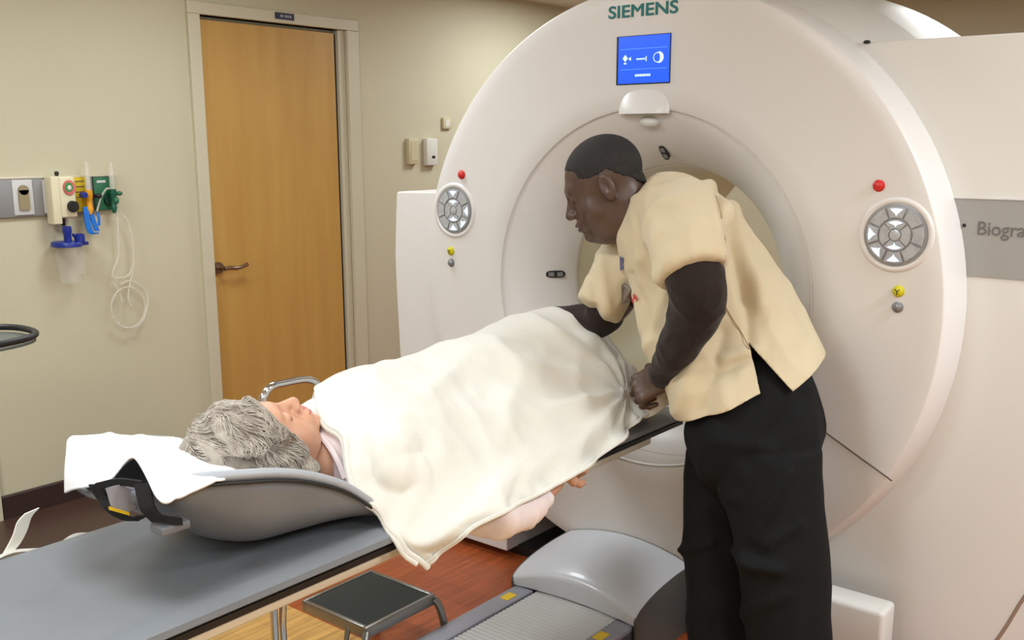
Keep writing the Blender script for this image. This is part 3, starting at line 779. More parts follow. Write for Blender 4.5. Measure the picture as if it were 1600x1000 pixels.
def hand_sdf(curl, spread=1.0, thumb='pinch'):
    """x wrist->knuckles, y towards the thumb side, z out of the back of the hand"""
    segs = []
    L = [(.030, .040, .024, .020), (.010, .044, .028, .021), (-.011, .041, .026, .020), (-.031, .032, .020, .018)]
    for i, (y, a, b, c) in enumerate(L):
        p = np.array([.083-.006*abs(i-1), y, .0]); ang = 0
        for k, l in enumerate((a, b, c)):
            ang += curl[k]
            q = p+l*np.array([math.cos(ang), .10*spread*(1.5-i)*(1 if k == 0 else .4), -math.sin(ang)])
            r0 = (.0098, .0088, .0080)[k]*(1 if i < 3 else .88); segs.append((p, q, r0, r0*.92, k)); p = q
    if thumb == 'pinch': th = [(.018, .030, -.008), (.045, .048, -.022), (.070, .040, -.036), (.086, .026, -.044)]
    else: th = [(.018, .030, -.004), (.045, .052, -.012), (.072, .062, -.018), (.094, .062, -.022)]
    def f(P):
        d = rbox(P, (.045, 0, -.002), (.045, .040, .0145), .0125)
        d = smin(d, ell(P, (.030, .026, -.012), (.032, .018, .015)), .012)
        d = smin(d, cap(P, (-.05, 0, 0), (.01, 0, 0), .027, .028), .022)
        for i in range(4): d = smin(d, ell(P, (.083-.006*abs(i-1), L[i][0], .004), (.0105, .0095, .0095)), .006)
        F_ = None
        for i in range(0, len(segs), 3):
            e = None
            for (a, b, r0, r1, k) in segs[i:i+3]:
                c = cap(P, a, b, r0, r1); e = c if e is None else smin(e, c, .004)
            d = smin(d, e, .004)
        for k in range(3):
            c = cap(P, th[k], th[k+1], (.0135, .0115, .0100)[k], (.0115, .0100, .0088)[k]); d = smin(d, c, .007)
        return d
    return f
def place(v, R, o, s=1.0): return (v*s)@R+np.array(o)

# shared head and hand meshes
def build_body(name, chunks, mats, parent):
    """several watertight shells joined as the one body mesh of a person"""
    V = []; F = []; I = []; n0 = 0
    for v, f, mi in chunks:
        V.append(v); F += [tuple(int(x)+n0 for x in q) for q in f]; I += list(mi) if hasattr(mi, '__len__') else [mi]*len(f); n0 += len(v)
    return from_vf(name, np.concatenate(V), F, mats, parent, midx=I)

# ---------------------------------------------------------------- TECHNICIAN
tech = thing('person', 'man in tan scrub top and black trousers bending over the covered patient', 'person', (2.24, 1.02, 0))
Fh = np.array([-.50, .866, 0]); Fh /= np.linalg.norm(Fh)
pt = math.radians(27)
fwd = Fh*math.cos(pt)-np.array([0, 0, 1])*math.sin(pt); upv = Fh*math.sin(pt)+np.array([0, 0, 1])*math.cos(pt)
RH = np.array([np.cross(fwd, upv), fwd, upv])      # rows: local x,y,z
HC = at(944, 290, 2.60); HS = 1.04
hv, hf = surface_net(head_sdf(1), (-.1, -.13, -.2), (.1, .135, .13), .0024)
hm = face_mats(hv, hf)
Lt = np.array([-.866, -.50, 0])     # his left, towards the camera
def hand_world(sdf, origin, a, n, s=1.0, mirror=False, h=.0022):
    v, f = surface_net(sdf, (-.08, -.08, -.10), (.20, .09, .035), h)
    R = frame3(a, n); ax, an = R[0], R[1]; ay = np.cross(an, ax)
    if mirror: ay = -ay; f = f[:, ::-1]
    B = np.array([ax, ay, an])
    return place(v, B, origin, s), f
fist = hand_sdf((.75, 1.25, .9)); relaxed = hand_sdf((.25, .45, .35), thumb='open')
wl = at(1036, 586, 2.545); kn = at(990, 612, 2.60)
a_ = kn-wl; n_ = -CF*.8+np.array([0, 0, .45])-CR*.35
lh, lhf = hand_world(fist, wl, a_, n_, 1.05, mirror=True)
wr = at(876, 508, 2.90); lr, lrf = hand_world(relaxed, wr, at(838, 535, 2.93)-wr, np.array([0, 0, 1.]), 1.0)
# slim body under the clothes
def tube_v(pts, rr, n=20, m=20):
    P = catmull([list(np.array(p))+[r] for p, r in zip(pts, rr)], m); mb = MB(); mb.tube([q[:3] for q in P], [q[3] for q in P], n)
    v = np.array([tuple(x.co) for x in mb.bm.verts]); mb.bm.verts.index_update(); f = [tuple(x.index for x in q.verts) for q in mb.bm.faces]; mb.bm.free(); return v, f
shL, shR = at(1070, 335, 2.44), at(1030, 345, 2.70)
hipL, hipR = at(1200, 660, 2.52), at(1140, 660, 2.62)
elL = at(1092, 462, 2.33); elR = at(958, 485, 2.74)
body_parts = [tube_v([at(1165, 600, 2.57), at(1120, 500, 2.59), at(1075, 400, 2.60), at(1050, 345, 2.59)], [.08, .09, .09, .075]),
    tube_v([at(1050, 345, 2.57), at(1000, 325, 2.59), HC-upv*.07-fwd*.03], [.075, .064, .058]),
    tube_v([shR, at(1050, 350, 2.57), shL], [.055, .07, .055]),
    tube_v([shL, elL, wl, wl+(kn-wl)*.2], [.05, .04, .026, .024]), tube_v([shR, elR, wr], [.05, .04, .027]),
    tube_v([at(1165, 600, 2.57), hipL, at(1225, 830, 2.46), at(1235, 1000, 2.45), (2.18, .88, .08)], [.07, .06, .06, .05, .04]),
    tube_v([at(1165, 600, 2.57), hipR, at(1115, 830, 2.62), at(1120, 1000, 2.62), (2.24, 1.05, .08)], [.07, .06, .06, .05, .04])]
bv, bn, bf = fuse(body_parts, .010, 3)
chunks = [(place(hv, RH, HC, HS), hf, hm), (lh, lhf, 0), (lr, lrf, 0), (bv, bf, 0)]
build_body('body', chunks, [M['skin_d'], M['lip_d'], M['lash']], tech)
# short hair: a thin cap over the skull
def hair_cap(P):
    A = P.copy(); A[:, 0] = np.abs(A[:, 0])
    d = ell(A, (0, -.014, .034), (.0795, .0995, .0885))
    d = np.minimum(d, ell(A, (0, -.035, -.02), (.062, .066, .08)))
    line = .050-.55*(A[:, 1]-.0)                # hairline: rises to the forehead
    z0 = np.where(A[:, 1] > .045, .062+(.5*(A[:, 1]-.045)), np.where(A[:, 1] > .012, .026+.55*(A[:, 1]-.012), np.where(A[:, 1] > -.03, .032, .032-1.1*(-.03-A[:, 1]))))
    z0 = np.maximum(z0, -.05)+.0035*np.sin(A[:, 1]*310)*np.cos(A[:, 1]*170+1)
    return smax(d, z0-A[:, 2], .004)
cv, cf = surface_net(hair_cap, (-.1, -.13, -.08), (.1, .12, .14), .003)
from_vf('hair', place(cv, RH, HC, HS), cf, M['hair_d'], tech)

def sring(f_, b_, d, w_, lat=Lt):
    A = at(*f_, d); B = at(*b_, d); return ((A+B)/2, (A-B)/2, lat*w_)
torso = loft([
 sring((1062, 676), (1296, 584), 2.55, .172), sring((1056, 645), (1287, 552), 2.56, .174), sring((1030, 590), (1270, 515), 2.58, .168),
 sring((1005, 530), (1246, 470), 2.60, .162), sring((990, 475), (1218, 425), 2.61, .158), sring((980, 430), (1188, 385), 2.62, .156),
 sring((970, 392), (1162, 345), 2.61, .156), sring((968, 366), (1130, 308), 2.60, .150), sring((973, 342), (1092, 284), 2.59, .132),
 sring((981, 322), (1056, 273), 2.59, .100), sring((988, 312), (1028, 272), 2.59, .080)], 40, 34, 2.1)
Larm = at(1085, 410, 2.37)
def aring(px, py, d, r, ax, k=1.0):
    c = at(px, py, d); ax = np.array(ax, float); ax /= np.linalg.norm(ax)
    u = np.cross(ax, CF); u /= np.linalg.norm(u); v = np.cross(ax, u)
    return (c, u*r, v*r*k)
axl = at(1090, 440, 2.36)-at(1070, 320, 2.45)
def ring4(c, l, n):
    c = at(*c); return (c, at(*l)-c, at(*n)-c)
sleeveL = loft([ring4((1040, 300, 2.55), (985, 312, 2.55), (1035, 285, 2.46)), ring4((1062, 322, 2.49), (1000, 345, 2.49), (1060, 300, 2.37)), ring4((1076, 352, 2.42), (1010, 378, 2.43), (1076, 330, 2.31)),
 ring4((1082, 385, 2.37), (1022, 408, 2.38), (1083, 362, 2.27)), ring4((1083, 412, 2.345), (1029, 428, 2.355), (1084, 386, 2.255)), ring4((1083, 427, 2.335), (1031, 440, 2.345), (1084, 402, 2.25))], 30, 20)
axr = at(930, 500, 2.70)-at(1010, 380, 2.72)
sleeveR = loft([aring(1022, 355, 2.68, .075, axr), aring(990, 395, 2.70, .080, axr), aring(962, 435, 2.71, .074, axr), aring(942, 470, 2.71, .066, axr), aring(934, 484, 2.71, .065, axr)], 30, 14)
collar = loft([sring((968, 372), (1000, 270), 2.585, .075), sring((975, 390), (1040, 280), 2.57, .12)], 24, 6)
v, nn, f = fuse([torso, sleeveL, sleeveR, tube_v([at(1012, 325, 2.54), at(1034, 375, 2.51), at(1062, 420, 2.50)], [.055, .062, .05]), tube_v([at(1090, 330, 2.50), at(1112, 380, 2.50)], [.07, .05], m=8)], .0065, 12)
# cut openings: hem line, side slit, sleeve ends stay as they are
def px_of(v):
    q = v-np.array([0, 0, CH]); z = q@CF; return 800+FPX*(q@CR)/z, 500+CY+FPX*(q@CD)/z, z
X_, Y_, Z_ = px_of(v)
disp = np.zeros(len(v))
creases = [  # hanging folds measured on the near side: (x0,y0,x1,y1,width px,amp)
 ((1180, 548), (1130, 640), 16, .006), ((1100, 500), (1060, 640), 14, .008), ((1130, 520), (1100, 640), 12, -.006), ((990, 430), (1018, 520), 9, -.008), ((1005, 400), (1040, 450), 8, .006),
 ((995, 330), (1000, 440), 9, .004), ((1022, 340), (1030, 430), 9, .003), ((1125, 300), (1165, 470), 10, -.010), ((1140, 320), (1185, 480), 10, .007), ((1110, 290), (1128, 400), 9, .005), ((1165, 450), (1172, 545), 9, -.006),
 ((1185, 440), (1230, 560), 22, .004), ((940, 400), (950, 500), 7, .005), ((925, 430), (935, 500), 5, -.004), ((1040, 460), (1005, 560), 8, .005), ((1130, 560), (1172, 548), 9, .007), ((1120, 585), (1172, 560), 8, -.006), ((1030, 360), (1050, 430), 14, .004)]
for (a, b, wd, am) in creases:
    a = np.array(a, float); b = np.array(b, float); ab = b-a
    t = np.clip(((X_-a[0])*ab[0]+(Y_-a[1])*ab[1])/(ab@ab), 0, 1)
    dist = np.hypot(X_-a[0]-t*ab[0], Y_-a[1]-t*ab[1]); disp += 1.9*am*np.exp(-(dist/wd)**2)*np.where(nn@CF < .2, 1, .3)
for i in range(len(v)):
    disp[i] += .004*nz(v[i], 14)+.007*(ridged(v[i], 7, (1, 1, .45), 5)-.3)+.004*(ridged(v[i], 13, (1, 1, .6), 15)-.3)
v = v+nn*disp[:, None]
def relax(v, f, it=2):
    E_ = np.array([(q[k], q[(k+1) % len(q)]) for q in f for k in range(len(q))])
    for _ in range(it):
        a = np.zeros_like(v); c_ = np.zeros(len(v)); np.add.at(a, E_[:, 0], v[E_[:, 1]]); np.add.at(c_, E_[:, 0], 1); np.add.at(a, E_[:, 1], v[E_[:, 0]]); np.add.at(c_, E_[:, 1], 1)
        v = .5*v+.5*a/np.maximum(c_, 1)[:, None]
    return v
v = relax(v, f, 2)
F = f
me_o = from_vf('scrub_top', v, F, M['scrub'], tech)
ZCUT = float(at(1174, 548, 2.45)[2])+.02
def cut_mesh(o, planes):
    """remove what lies on the positive side of all planes (an intersection region)"""
    bm = bmesh.new(); bm.from_mesh(o.data)
    for group in planes:
        faces = bm.faces[:]
        for p, n in group:
            fs = [f for f in bm.faces if f.calc_center_median().z < ZCUT]
            geom = fs+list({e for f in fs for e in f.edges})+list({v_ for f in fs for v_ in f.verts})
            bmesh.ops.bisect_plane(bm, geom=geom, dist=.0004, plane_co=Vector(p), plane_no=Vector(n))
        dele = [f for f in bm.faces if f.calc_center_median().z < ZCUT and all((f.calc_center_median()-Vector(p)).dot(Vector(n)) > 1e-6 for p, n in group)]
        bmesh.ops.delete(bm, geom=dele, context='FACES')
    bmesh.ops.remove_doubles(bm, verts=bm.verts[:], dist=.0011)
    bm.to_mesh(o.data); bm.free(); o.data.update()
    o.data.polygons.foreach_set('use_smooth', [True]*len(o.data.polygons))
def plane3(a, b, c, toward):
    a, b, c = map(np.array, (a, b, c)); n = np.cross(b-a, c-a); n /= np.linalg.norm(n)
    if n@(np.array(toward)-a) < 0: n = -n
    return tuple(a), tuple(n)
def hemplane(p1, p2, d):     # plane holding the image line p1-p2 at depth d and the lateral axis
    a = at(*p1, d); b = at(*p2, d); return plane3(a, b, a+Lt, a-np.array([0, 0, 1.]))
hemA = hemplane((1063, 666), (1187, 606), 2.45); hemB = hemplane((1230, 608), (1284, 572), 2.45)
slit1 = plane3(at(1187, 606, 2.34), at(1174, 548, 2.34), at(1174, 548, 2.34)+Lt, at(1230, 590, 2.34))
slit2 = plane3(at(1230, 608, 2.34), at(1174, 548, 2.34), at(1174, 548, 2.34)+Lt, at(1187, 606, 2.34))
cut_mesh(me_o, [[hemA, (tuple(at(1187, 606, 2.36)), tuple(-np.array(slit1[1])))], [hemB, (slit2[0], tuple(-np.array(slit2[1])))], [slit1, slit2]])
# sleeve openings: trim the end caps
pe = at(1084, 428, 2.366); hem_s = plane3(at(1032, 436, 2.37), at(1088, 400, 2.31), at(1134, 414, 2.40), at(1085, 520, 2.37))
cut_mesh(me_o, [[hem_s, (tuple(at(1084, 430, 2.46)), tuple(-CF))]] and [])
sm = me_o.modifiers.new('s', 'SOLIDIFY'); sm.thickness = .0025; sm.offset = 1
# undershirt sleeves and neck
def arm_cloth(rings, m=30, amp=.004, vox=.005, seed=0, st=(1, 1, 1)):
    v, n_, f = fuse([loft(rings, 30, m)], vox, 3)
    for i in range(len(v)): v[i] += n_[i]*(amp*(ridged(v[i], 16, st, seed)-.3)+.002*nz(v[i], 25))
    return v, f
ax1 = at(1100, 470, 2.32)-at(1080, 390, 2.34); ax2 = at(1040, 575, 2.54)-at(1098, 480, 2.33)
va, fa = arm_cloth([aring(1080, 385, 2.345, .060, ax1), aring(1083, 420, 2.33, .069, ax1), aring(1090, 452, 2.325, .070, ax1*.7+ax2*.3), aring(1088, 484, 2.355, .066, ax1*.3+ax2*.7),
                    aring(1074, 515, 2.39, .057, ax2), aring(1056, 548, 2.45, .048, ax2), aring(1042, 574, 2.51, .041, ax2), aring(1034, 590, 2.545, .038, ax2)], 34, .004, .0045, 1)
ax3 = at(870, 492, 2.88)-at(958, 490, 2.73)
vb, fb = arm_cloth([aring(965, 455, 2.72, .060, axr), aring(955, 482, 2.73, .060, ax3), aring(930, 500, 2.77, .054, ax3), aring(900, 502, 2.82, .047, ax3), aring(872, 500, 2.87, .042, ax3)], 26, .004, .0045, 2)
vc, fc_ = tube_v([at(1010, 330, 2.585), at(985, 338, 2.585), at(972, 352, 2.585)], [.07, .066, .055])
V = np.concatenate([va, vb]); Fq = list(fa)+[tuple(i+len(va) for i in q) for q in fb]
from_vf('undershirt', V, Fq, M['under'], tech)
# cuffs as ribbed rings
for (c, r, ax) in (((1035, 586, 2.598), .0405, ax2),):
    cc = at(*c); u = np.cross(ax, CF); u /= np.linalg.norm(u); vv = np.cross(ax, u); vv /= np.linalg.norm(vv)
# trousers
def pring(l, r, y, d, w_): 
    A = at(l, y, d); B = at(r, y, d); return ((A+B)/2, (A-B)/2, Lt*w_)
hipr = [pring(1125, 1240, 535, 2.58, .115), pring(1105, 1262, 580, 2.56, .142), pring(1085, 1280, 625, 2.55, .155), pring(1070, 1286, 668, 2.55, .165), pring(1080, 1280, 715, 2.54, .14), pring(1105, 1262, 750, 2.54, .08)]
legN = [pring(1110, 1285, 700, 2.47, .09), pring(1130, 1289, 760, 2.46, .095), pring(1148, 1293, 850, 2.45, .09), pring(1160, 1297, 940, 2.45, .085), pring(1170, 1303, 1010, 2.45, .08)]
legF = [pring(1070, 1200, 700, 2.61, .09), pring(1065, 1185, 760, 2.61, .09), pring(1068, 1175, 850, 2.61, .085), pring(1073, 1172, 940, 2.61, .08), pring(1078, 1176, 1010, 2.61, .078)]
def drop(ring, z, k=.92):
    c, a, b = ring; c = np.array(c).copy(); dz = c[2]-z; c[2] = z
    a = np.array(a).copy(); a[2] = 0; return (c, a*k, b*k)
legN += [drop(legN[-1], .22, .95), drop(legN[-1], .06, .92)]; legF += [drop(legF[-1], .20, .95), drop(legF[-1], .06, .92)]
v, nn, f = fuse([loft(hipr, 36, 18, 2.2), loft(legN, 30, 30, 2.1), loft(legF, 30, 30, 2.1)], .0075, 5)
X_, Y_, Z_ = px_of(v)
for (a, b, wd, am) in [((1165, 880), (1215, 890), 10, .012), ((1150, 860), (1180, 880), 8, .010), ((1120, 690), (1200, 700), 12, .006), ((1230, 740), (1180, 840), 9, .008), ((1200, 850), (1250, 820), 10, .006), ((1160, 960), (1230, 930), 12, .006), ((1250, 620), (1170, 720), 14, -.006), ((1070, 860), (1110, 850), 7, .008), ((1100, 740), (1145, 780), 12, .007)]:
    a = np.array(a, float); b = np.array(b, float); ab = b-a
    t = np.clip(((X_-a[0])*ab[0]+(Y_-a[1])*ab[1])/(ab@ab), 0, 1); dist = np.hypot(X_-a[0]-t*ab[0], Y_-a[1]-t*ab[1]); v = v+nn*(1.5*am*np.exp(-(dist/wd)**2))[:, None]
for i in range(len(v)): v[i] += nn[i]*(.010*(ridged(v[i], 6, (1, 1, .6), 9)-.3)+.002*nz(v[i], 18))
from_vf('trousers', v, f, M['pants'], tech)
for c in (np.array(legN[-1][0]), np.array(legF[-1][0])):
    s_ = lambda P, c=c: np.maximum(smin(ell(P@np.eye(3), tuple(c+Fh*.07-np.array([0, 0, c[2]-.035])), (.055, .055, .05)), cap(P, c-Fh*.06-np.array([0, 0, c[2]-.045]), c+Fh*.14-np.array([0, 0, c[2]-.035]), .045, .038), .03), -P[:, 2]+.002)
    v_, f_ = surface_net(s_, c+np.array([-.3, -.2, -.1]), c+np.array([.3, .3, .1]), .008)
    from_vf('shoe', v_, f_, M['shoe'], tech)
# side seam, badge, patch, pen
def near_surface(px, py, obj, off=.002):
    o = Vector((0, 0, CH)); d = Vector(CR*(px-800)/FPX+CD*(py-500-CY)/FPX+CF).normalized()
    inv = Vector(obj.parent.location)
    dg = bpy.context.evaluated_depsgraph_get()
    ok, loc, nrm, idx = obj.ray_cast(o, d)
    return (np.array(loc)-np.array(d)*off if ok else at(px, py, 2.4))
bpy.context.view_layer.update()
E0 = me_o
def seamline(pts, r, nm, m, par):
    P = [near_surface(x, y, me_o, .003) for x, y in pts]; MB().tube(catmull(P, 3*len(P)), r, 6).build(nm, m, par)
me_o_loc = me_o.location.copy()
def ray_body(px, py, off=.003):
    # object space equals world space for these meshes
    d = Vector(CR*(px-800)/FPX+CD*(py-500-CY)/FPX+CF).normalized()
    ok, loc, nrm, idx = me_o.ray_cast(Vector((0, 0, CH)), d)
    return np.array(loc)-np.array(d)*off if ok else at(px, py, 2.45)
seamline([(1133, 478), (1146, 500), (1160, 522), (1172, 545)], .0014, 'side_seam', M['scrub_seam'], tech)
seamline([(1098, 283), (1118, 305), (1128, 340), (1133, 372), (1134, 400)], .0012, 'sleeve_seam', M['scrub_seam'], tech)
def tagquad(pts, nm, m, th=.003):
    P = [ray_body(*p, .009) for p in pts]; n_ = -CF*th; V = [p+n_ for p in P]+[p-n_ for p in P]; k = len(P)
    MB().add(V, [tuple(range(k)), tuple(range(k, 2*k))[::-1]]+[(i, (i+1) % k, (i+1) % k+k, i+k) for i in range(k)]).build(nm, m, tech, smooth=False)
tagquad([(971, 446), (976, 442), (986, 452), (985, 472), (972, 475)], 'id_badge', M['badge'])
tagquad([(984, 466), (990, 459), (996, 467), (990, 475)], 'chest_patch', M['patch'])
tagquad([(968, 401), (973, 403), (974, 421), (969, 423)], 'pen', M['penblue']); tagquad([(970, 412), (973, 412), (973, 420), (970, 420)], 'badge_clip', M['white_item'], .005)

# ---------------------------------------------------------------- PATIENT
pat = thing('person', 'grey-haired patient lying face up on the table under a cream blanket', 'person', (1.6, 1.62, .77))
pf = np.array([.43, -.10, .90]); pf /= np.linalg.norm(pf)
pu = np.array([-.90, 0, .43]); pu = pu-pf*(pu@pf); pu /= np.linalg.norm(pu)
RP = np.array([np.cross(pf, pu), pf, pu]); PC = np.array([1.185, 1.615, .912])
pv, pfc = surface_net(head_sdf(0), (-.1, -.13, -.2), (.1, .135, .13), .0024)
pm = face_mats(pv, pfc)
YN = 1.315
arm = [np.array([1.36, 1.46, .84]), np.array([1.48, 1.42, .775]), ony(775, 806, YN), ony(850, 768, 1.32), ony(905, 745, 1.325)]
ph, phf = hand_world(hand_sdf((.35, .6, .5), thumb='open'), arm[-1]+np.array([.0, 0, .0]), np.array([1, .05, -.05]), np.array([0, -.8, .55]), .95, mirror=True)
ph = ph-np.array([.045, -.03, -.035])
bodyp = [tube_v([(1.30, 1.62, .84), (1.40, 1.62, .86), (1.55, 1.62, .87), (1.75, 1.62, .86), (1.9, 1.62, .85)], [.07, .10, .11, .10, .09]),
   tube_v([(1.24, 1.62, .87), (1.31, 1.62, .85)], [.055, .06], m=6),
   tube_v([(1.38, 1.50, .86), (1.38, 1.74, .86)], [.06, .06], m=6),
   tube_v([arm[0], arm[1], arm[2], arm[3], arm[4]+np.array([-.06, .02, 0])], [.03, .028, .03, .024, .02]),
   tube_v([(1.38, 1.78, .86), (1.55, 1.80, .83), (1.75, 1.78, .82)], [.045, .04, .03]),
   tube_v([(1.9, 1.55, .86), (2.18, 1.53, .945), (2.42, 1.55, .83)], [.08, .055, .045]), tube_v([(1.9, 1.70, .86), (2.18, 1.70, .945), (2.42, 1.68, .83)], [.08, .055, .045]),
   tube_v([(2.40, 1.55, .82), (2.44, 1.55, .87)], [.04, .035], m=6), tube_v([(2.40, 1.68, .82), (2.44, 1.68, .87)], [.04, .035], m=6)]
bv, bn, bf = fuse(bodyp, .009, 3)
build_body('body', [(place(pv, RP, PC, 1.0), pfc, pm), (ph, phf, 0), (bv, bf, 0)], [M['skin_l'], M['lip_l'], M['lash']], pat)
# gown
gv, gn, gf = fuse([loft([((1.31, 1.62, .855), (0, .075, 0), (0, 0, .060)), ((1.335, 1.62, .86), (0, .15, 0), (0, 0, .078)), ((1.38, 1.62, .865), (0, .195, 0), (0, 0, .085)), ((1.48, 1.62, .872), (0, .19, 0), (0, 0, .092)), ((1.7, 1.62, .865), (0, .17, 0), (0, 0, .095)), ((1.95, 1.62, .86), (0, .17, 0), (0, 0, .09))], 36, 22, 2.5),
    loft([(np.array([1.34, 1.47, .85]), np.array([0, .05, .0]), np.array([0, 0, .055])), (np.array([1.44, 1.43, .815]), np.array([0.01, .056, .0]), np.array([.01, 0, .055])), (np.array([1.54, 1.37, .735]), np.array([.02, .05, 0]), np.array([0, 0, .05])), (ony(768, 806, YN), np.array([.0, .055, 0]), np.array([.0, 0, .052])), (ony(812, 796, YN), np.array([.0, .05, 0]), np.array([.0, 0, .046])), (ony(845, 776, YN+.005), np.array([.0, .04, 0]), np.array([.0, 0, .026]))], 26, 24)], .006, 4)
for i in range(len(gv)): gv[i] += gn[i]*(.006*(ridged(gv[i], 14, (1.6, .6, .5), 4)-.3)+.002*nz(gv[i], 25))
from_vf('gown', gv, gf, M['gown'], pat)
MB().tube(catmull([at(483, 742, 1.95), ony(488, 722, 1.57), ony(493, 702, 1.56), (1.345, 1.60, .93)], 12) if False else catmull([(1.302, 1.50, .845), (1.305, 1.53, .885), (1.312, 1.58, .915), (1.318, 1.63, .922)], 14), .007, 8).build('gown_collar', M['gown'], pat)
# hair: a wavy cap plus silver locks
def wig(P):
    A = P.copy(); A[:, 0] = np.abs(A[:, 0])
    d = ell(A, (0, -.022, .050), (.098, .108, .112)); d = smin(d, ell(A, (0, -.05, -.025), (.086, .075, .075)), .04)
    d = smin(d, ell(A, (.070, -.02, -.03), (.026, .052, .058)), .03)
    d += .0028*np.sin(A[:, 2]*75+4*np.sin(A[:, 1]*38))*np.cos(A[:, 0]*40)+.003*np.sin(P[:, 1]*120+P[:, 0]*60)
    face = ell(A, (0, .098, -.050), (.080, .098, .118))
    return smax(d, -face, .01)
wv_, wf_ = surface_net(wig, (-.13, -.16, -.13), (.13, .12, .17), .0035)
from_vf('hair', place(wv_, RP, PC, 1.0), wf_, M['hair_g'], pat)
hb = MB(); rng = np.random.RandomState(3)
def wig1(p): return float(wig(np.array([p]))[0])
def wgrad(p):
    e = .002; P = np.array([p, p+[e, 0, 0], p+[0, e, 0], p+[0, 0, e]]); d = wig(P); g_ = (d[1:]-d[0])/e; return d[0], g_/(np.linalg.norm(g_)+1e-9)
crown = np.array([-.075, -.03, .135]); cnt = 0
while cnt < 3300:
    q = rng.normal(size=3); q /= np.linalg.norm(q)
    if cnt % 4 == 0: q = np.array([.1, -.1, 1.])+rng.normal(size=3)*.35; q /= np.linalg.norm(q)
    p = np.array([0, -.02, .04])+q*.14
    for _ in range(4): d, g_ = wgrad(p); p = p-g_*d
    if ell(np.array([[abs(p[0]), p[1], p[2]]]), (0, .098, -.050), (.085, .103, .124))[0] < 0: continue
    flow = (p-crown)/np.linalg.norm(p-crown)+1.1*np.array([nz(p, 17, 1), nz(p, 17, 9), nz(p, 17, 21)]); flow /= np.linalg.norm(flow)+1e-9; L_ = rng.uniform(.04, .085); st_ = 9; pts = []; ph_ = rng.uniform(0, 6.28); sd = rng.uniform(-.5, .5)
    for k in range(st_):
        d, g_ = wgrad(p); tdir = flow-g_*(flow@g_); tdir /= np.linalg.norm(tdir)+1e-9; side = np.cross(g_, tdir)
        wob = .55*math.sin(p[0]*50+p[1]*45+p[2]*38+.3*ph_)+.35*sd+.15*math.sin(ph_*.25+k*.8)
        p = p+(tdir+side*wob)*L_/st_-g_*(d-.002-.004*math.sin(PI*k/st_)*rng.uniform(.3, 1))
        pts.append(p.copy())
    rr = rng.uniform(.0005, .0011); hb.tube(place(np.array(pts), RP, PC), [rr*(.3+math.sin(PI*(k+.5)/st_)) for k in range(st_)], 5); cnt += 1
# flyaway hairs
for _ in range(120):
    q = rng.normal(size=3); q /= np.linalg.norm(q); q[2] = abs(q[2])*.9; p = np.array([0, -.02, .03])+q*.12
    for __ in range(4): d, g_ = wgrad(p); p = p-g_*d
    if ell(np.array([[abs(p[0]), p[1], p[2]]]), (0, .098, -.050), (.085, .103, .124))[0] < .005: continue
    t_ = rng.uniform(-1, 1, size=3)*.7; pts = [p+g_*.001*k+(g_*.15+t_*.7)*.006*k for k in range(5)]
    hb.tube(place(np.array(pts), RP, PC), [.0005, .0005, .0004, .0003, .0002], 4)
hb.build('hair_locks', M['hair_strand'], pat, angle=180)

# ================================================================ BLANKET
B = [  # rows along the body; each row runs from the far hem over the body to the near hem
 [(1.50, 1.92, .74), (1.49, 1.87, .84), (1.455, 1.78, .945), (1.39, 1.69, .985), (1.325, 1.60, .962), (1.318, 1.53, .925), ony(545, 762, 1.455), ony(588, 812, 1.41), ony(622, 852, 1.37), ony(663, 888, 1.345)],
 [(1.55, 1.92, .74), (1.54, 1.87, .85), (1.52, 1.78, .962), (1.47, 1.70, .998), (1.42, 1.62, 1.000), (1.42, 1.54, .975), (1.42, 1.46, .92), (1.45, 1.39, .85), ony(668, 840, 1.32), ony(706, 854, 1.30)],
 [(1.60, 1.92, .74), (1.60, 1.87, .86), (1.60, 1.78, .968), (1.60, 1.70, 1.000), (1.60, 1.62, 1.004), (1.60, 1.54, .985), (1.60, 1.45, .93), (1.60, 1.365, .84), ony(725, 800, 1.285), ony(745, 824, 1.265)],
 [(1.78, 1.92, .75), (1.78, 1.87, .87), (1.78, 1.78, .975), (1.78, 1.70, 1.010), (1.78, 1.62, 1.016), (1.78, 1.54, .995), (1.77, 1.45, .935), (1.76, 1.36, .85), ony(790, 772, 1.28), ony(806, 792, 1.262)],
 [(1.98, 1.92, .75), (1.98, 1.87, .89), (1.98, 1.78, .99), (1.98, 1.70, 1.030), (1.98, 1.62, 1.040), (1.98, 1.54, 1.018), (1.96, 1.45, .95), (1.93, 1.365, .86), ony(850, 745, 1.295), ony(866, 760, 1.275)],
 [(2.17, 1.92, .75), (2.17, 1.87, .90), (2.17, 1.78, 1.01), (2.17, 1.70, 1.058), (2.17, 1.62, 1.066), (2.16, 1.54, 1.035), (2.12, 1.45, .955), (2.07, 1.375, .86), ony(918, 708, 1.325), ony(932, 718, 1.31)],
 [(2.33, 1.92, .75), (2.33, 1.87, .88), (2.33, 1.78, .99), (2.33, 1.70, 1.025), (2.32, 1.62, 1.025), (2.30, 1.54, .99), (2.25, 1.45, .925), (2.19, 1.39, .85), ony(964, 670, 1.36), ony(975, 678, 1.35)],
 [(2.50, 1.92, .75), (2.50, 1.87, .83), (2.50, 1.78, .90), (2.50, 1.70, .92), (2.48, 1.62, .915), (2.42, 1.54, .89), (2.34, 1.46, .86), (2.27, 1.41, .83), ony(998, 645, 1.37), ony(1004, 650, 1.365)],
 [(2.57, 1.92, .76), (2.57, 1.87, .79), (2.57, 1.78, .81), (2.57, 1.70, .82), (2.56, 1.62, .82), (2.52, 1.54, .81), (2.46, 1.46, .80), (2.38, 1.42, .79), ony(1030, 630, 1.38), ony(1036, 634, 1.375)],
]
NU, NV = 110, 150
G = patch(B, NU, NV)
grab = at(990, 612, 2.66)
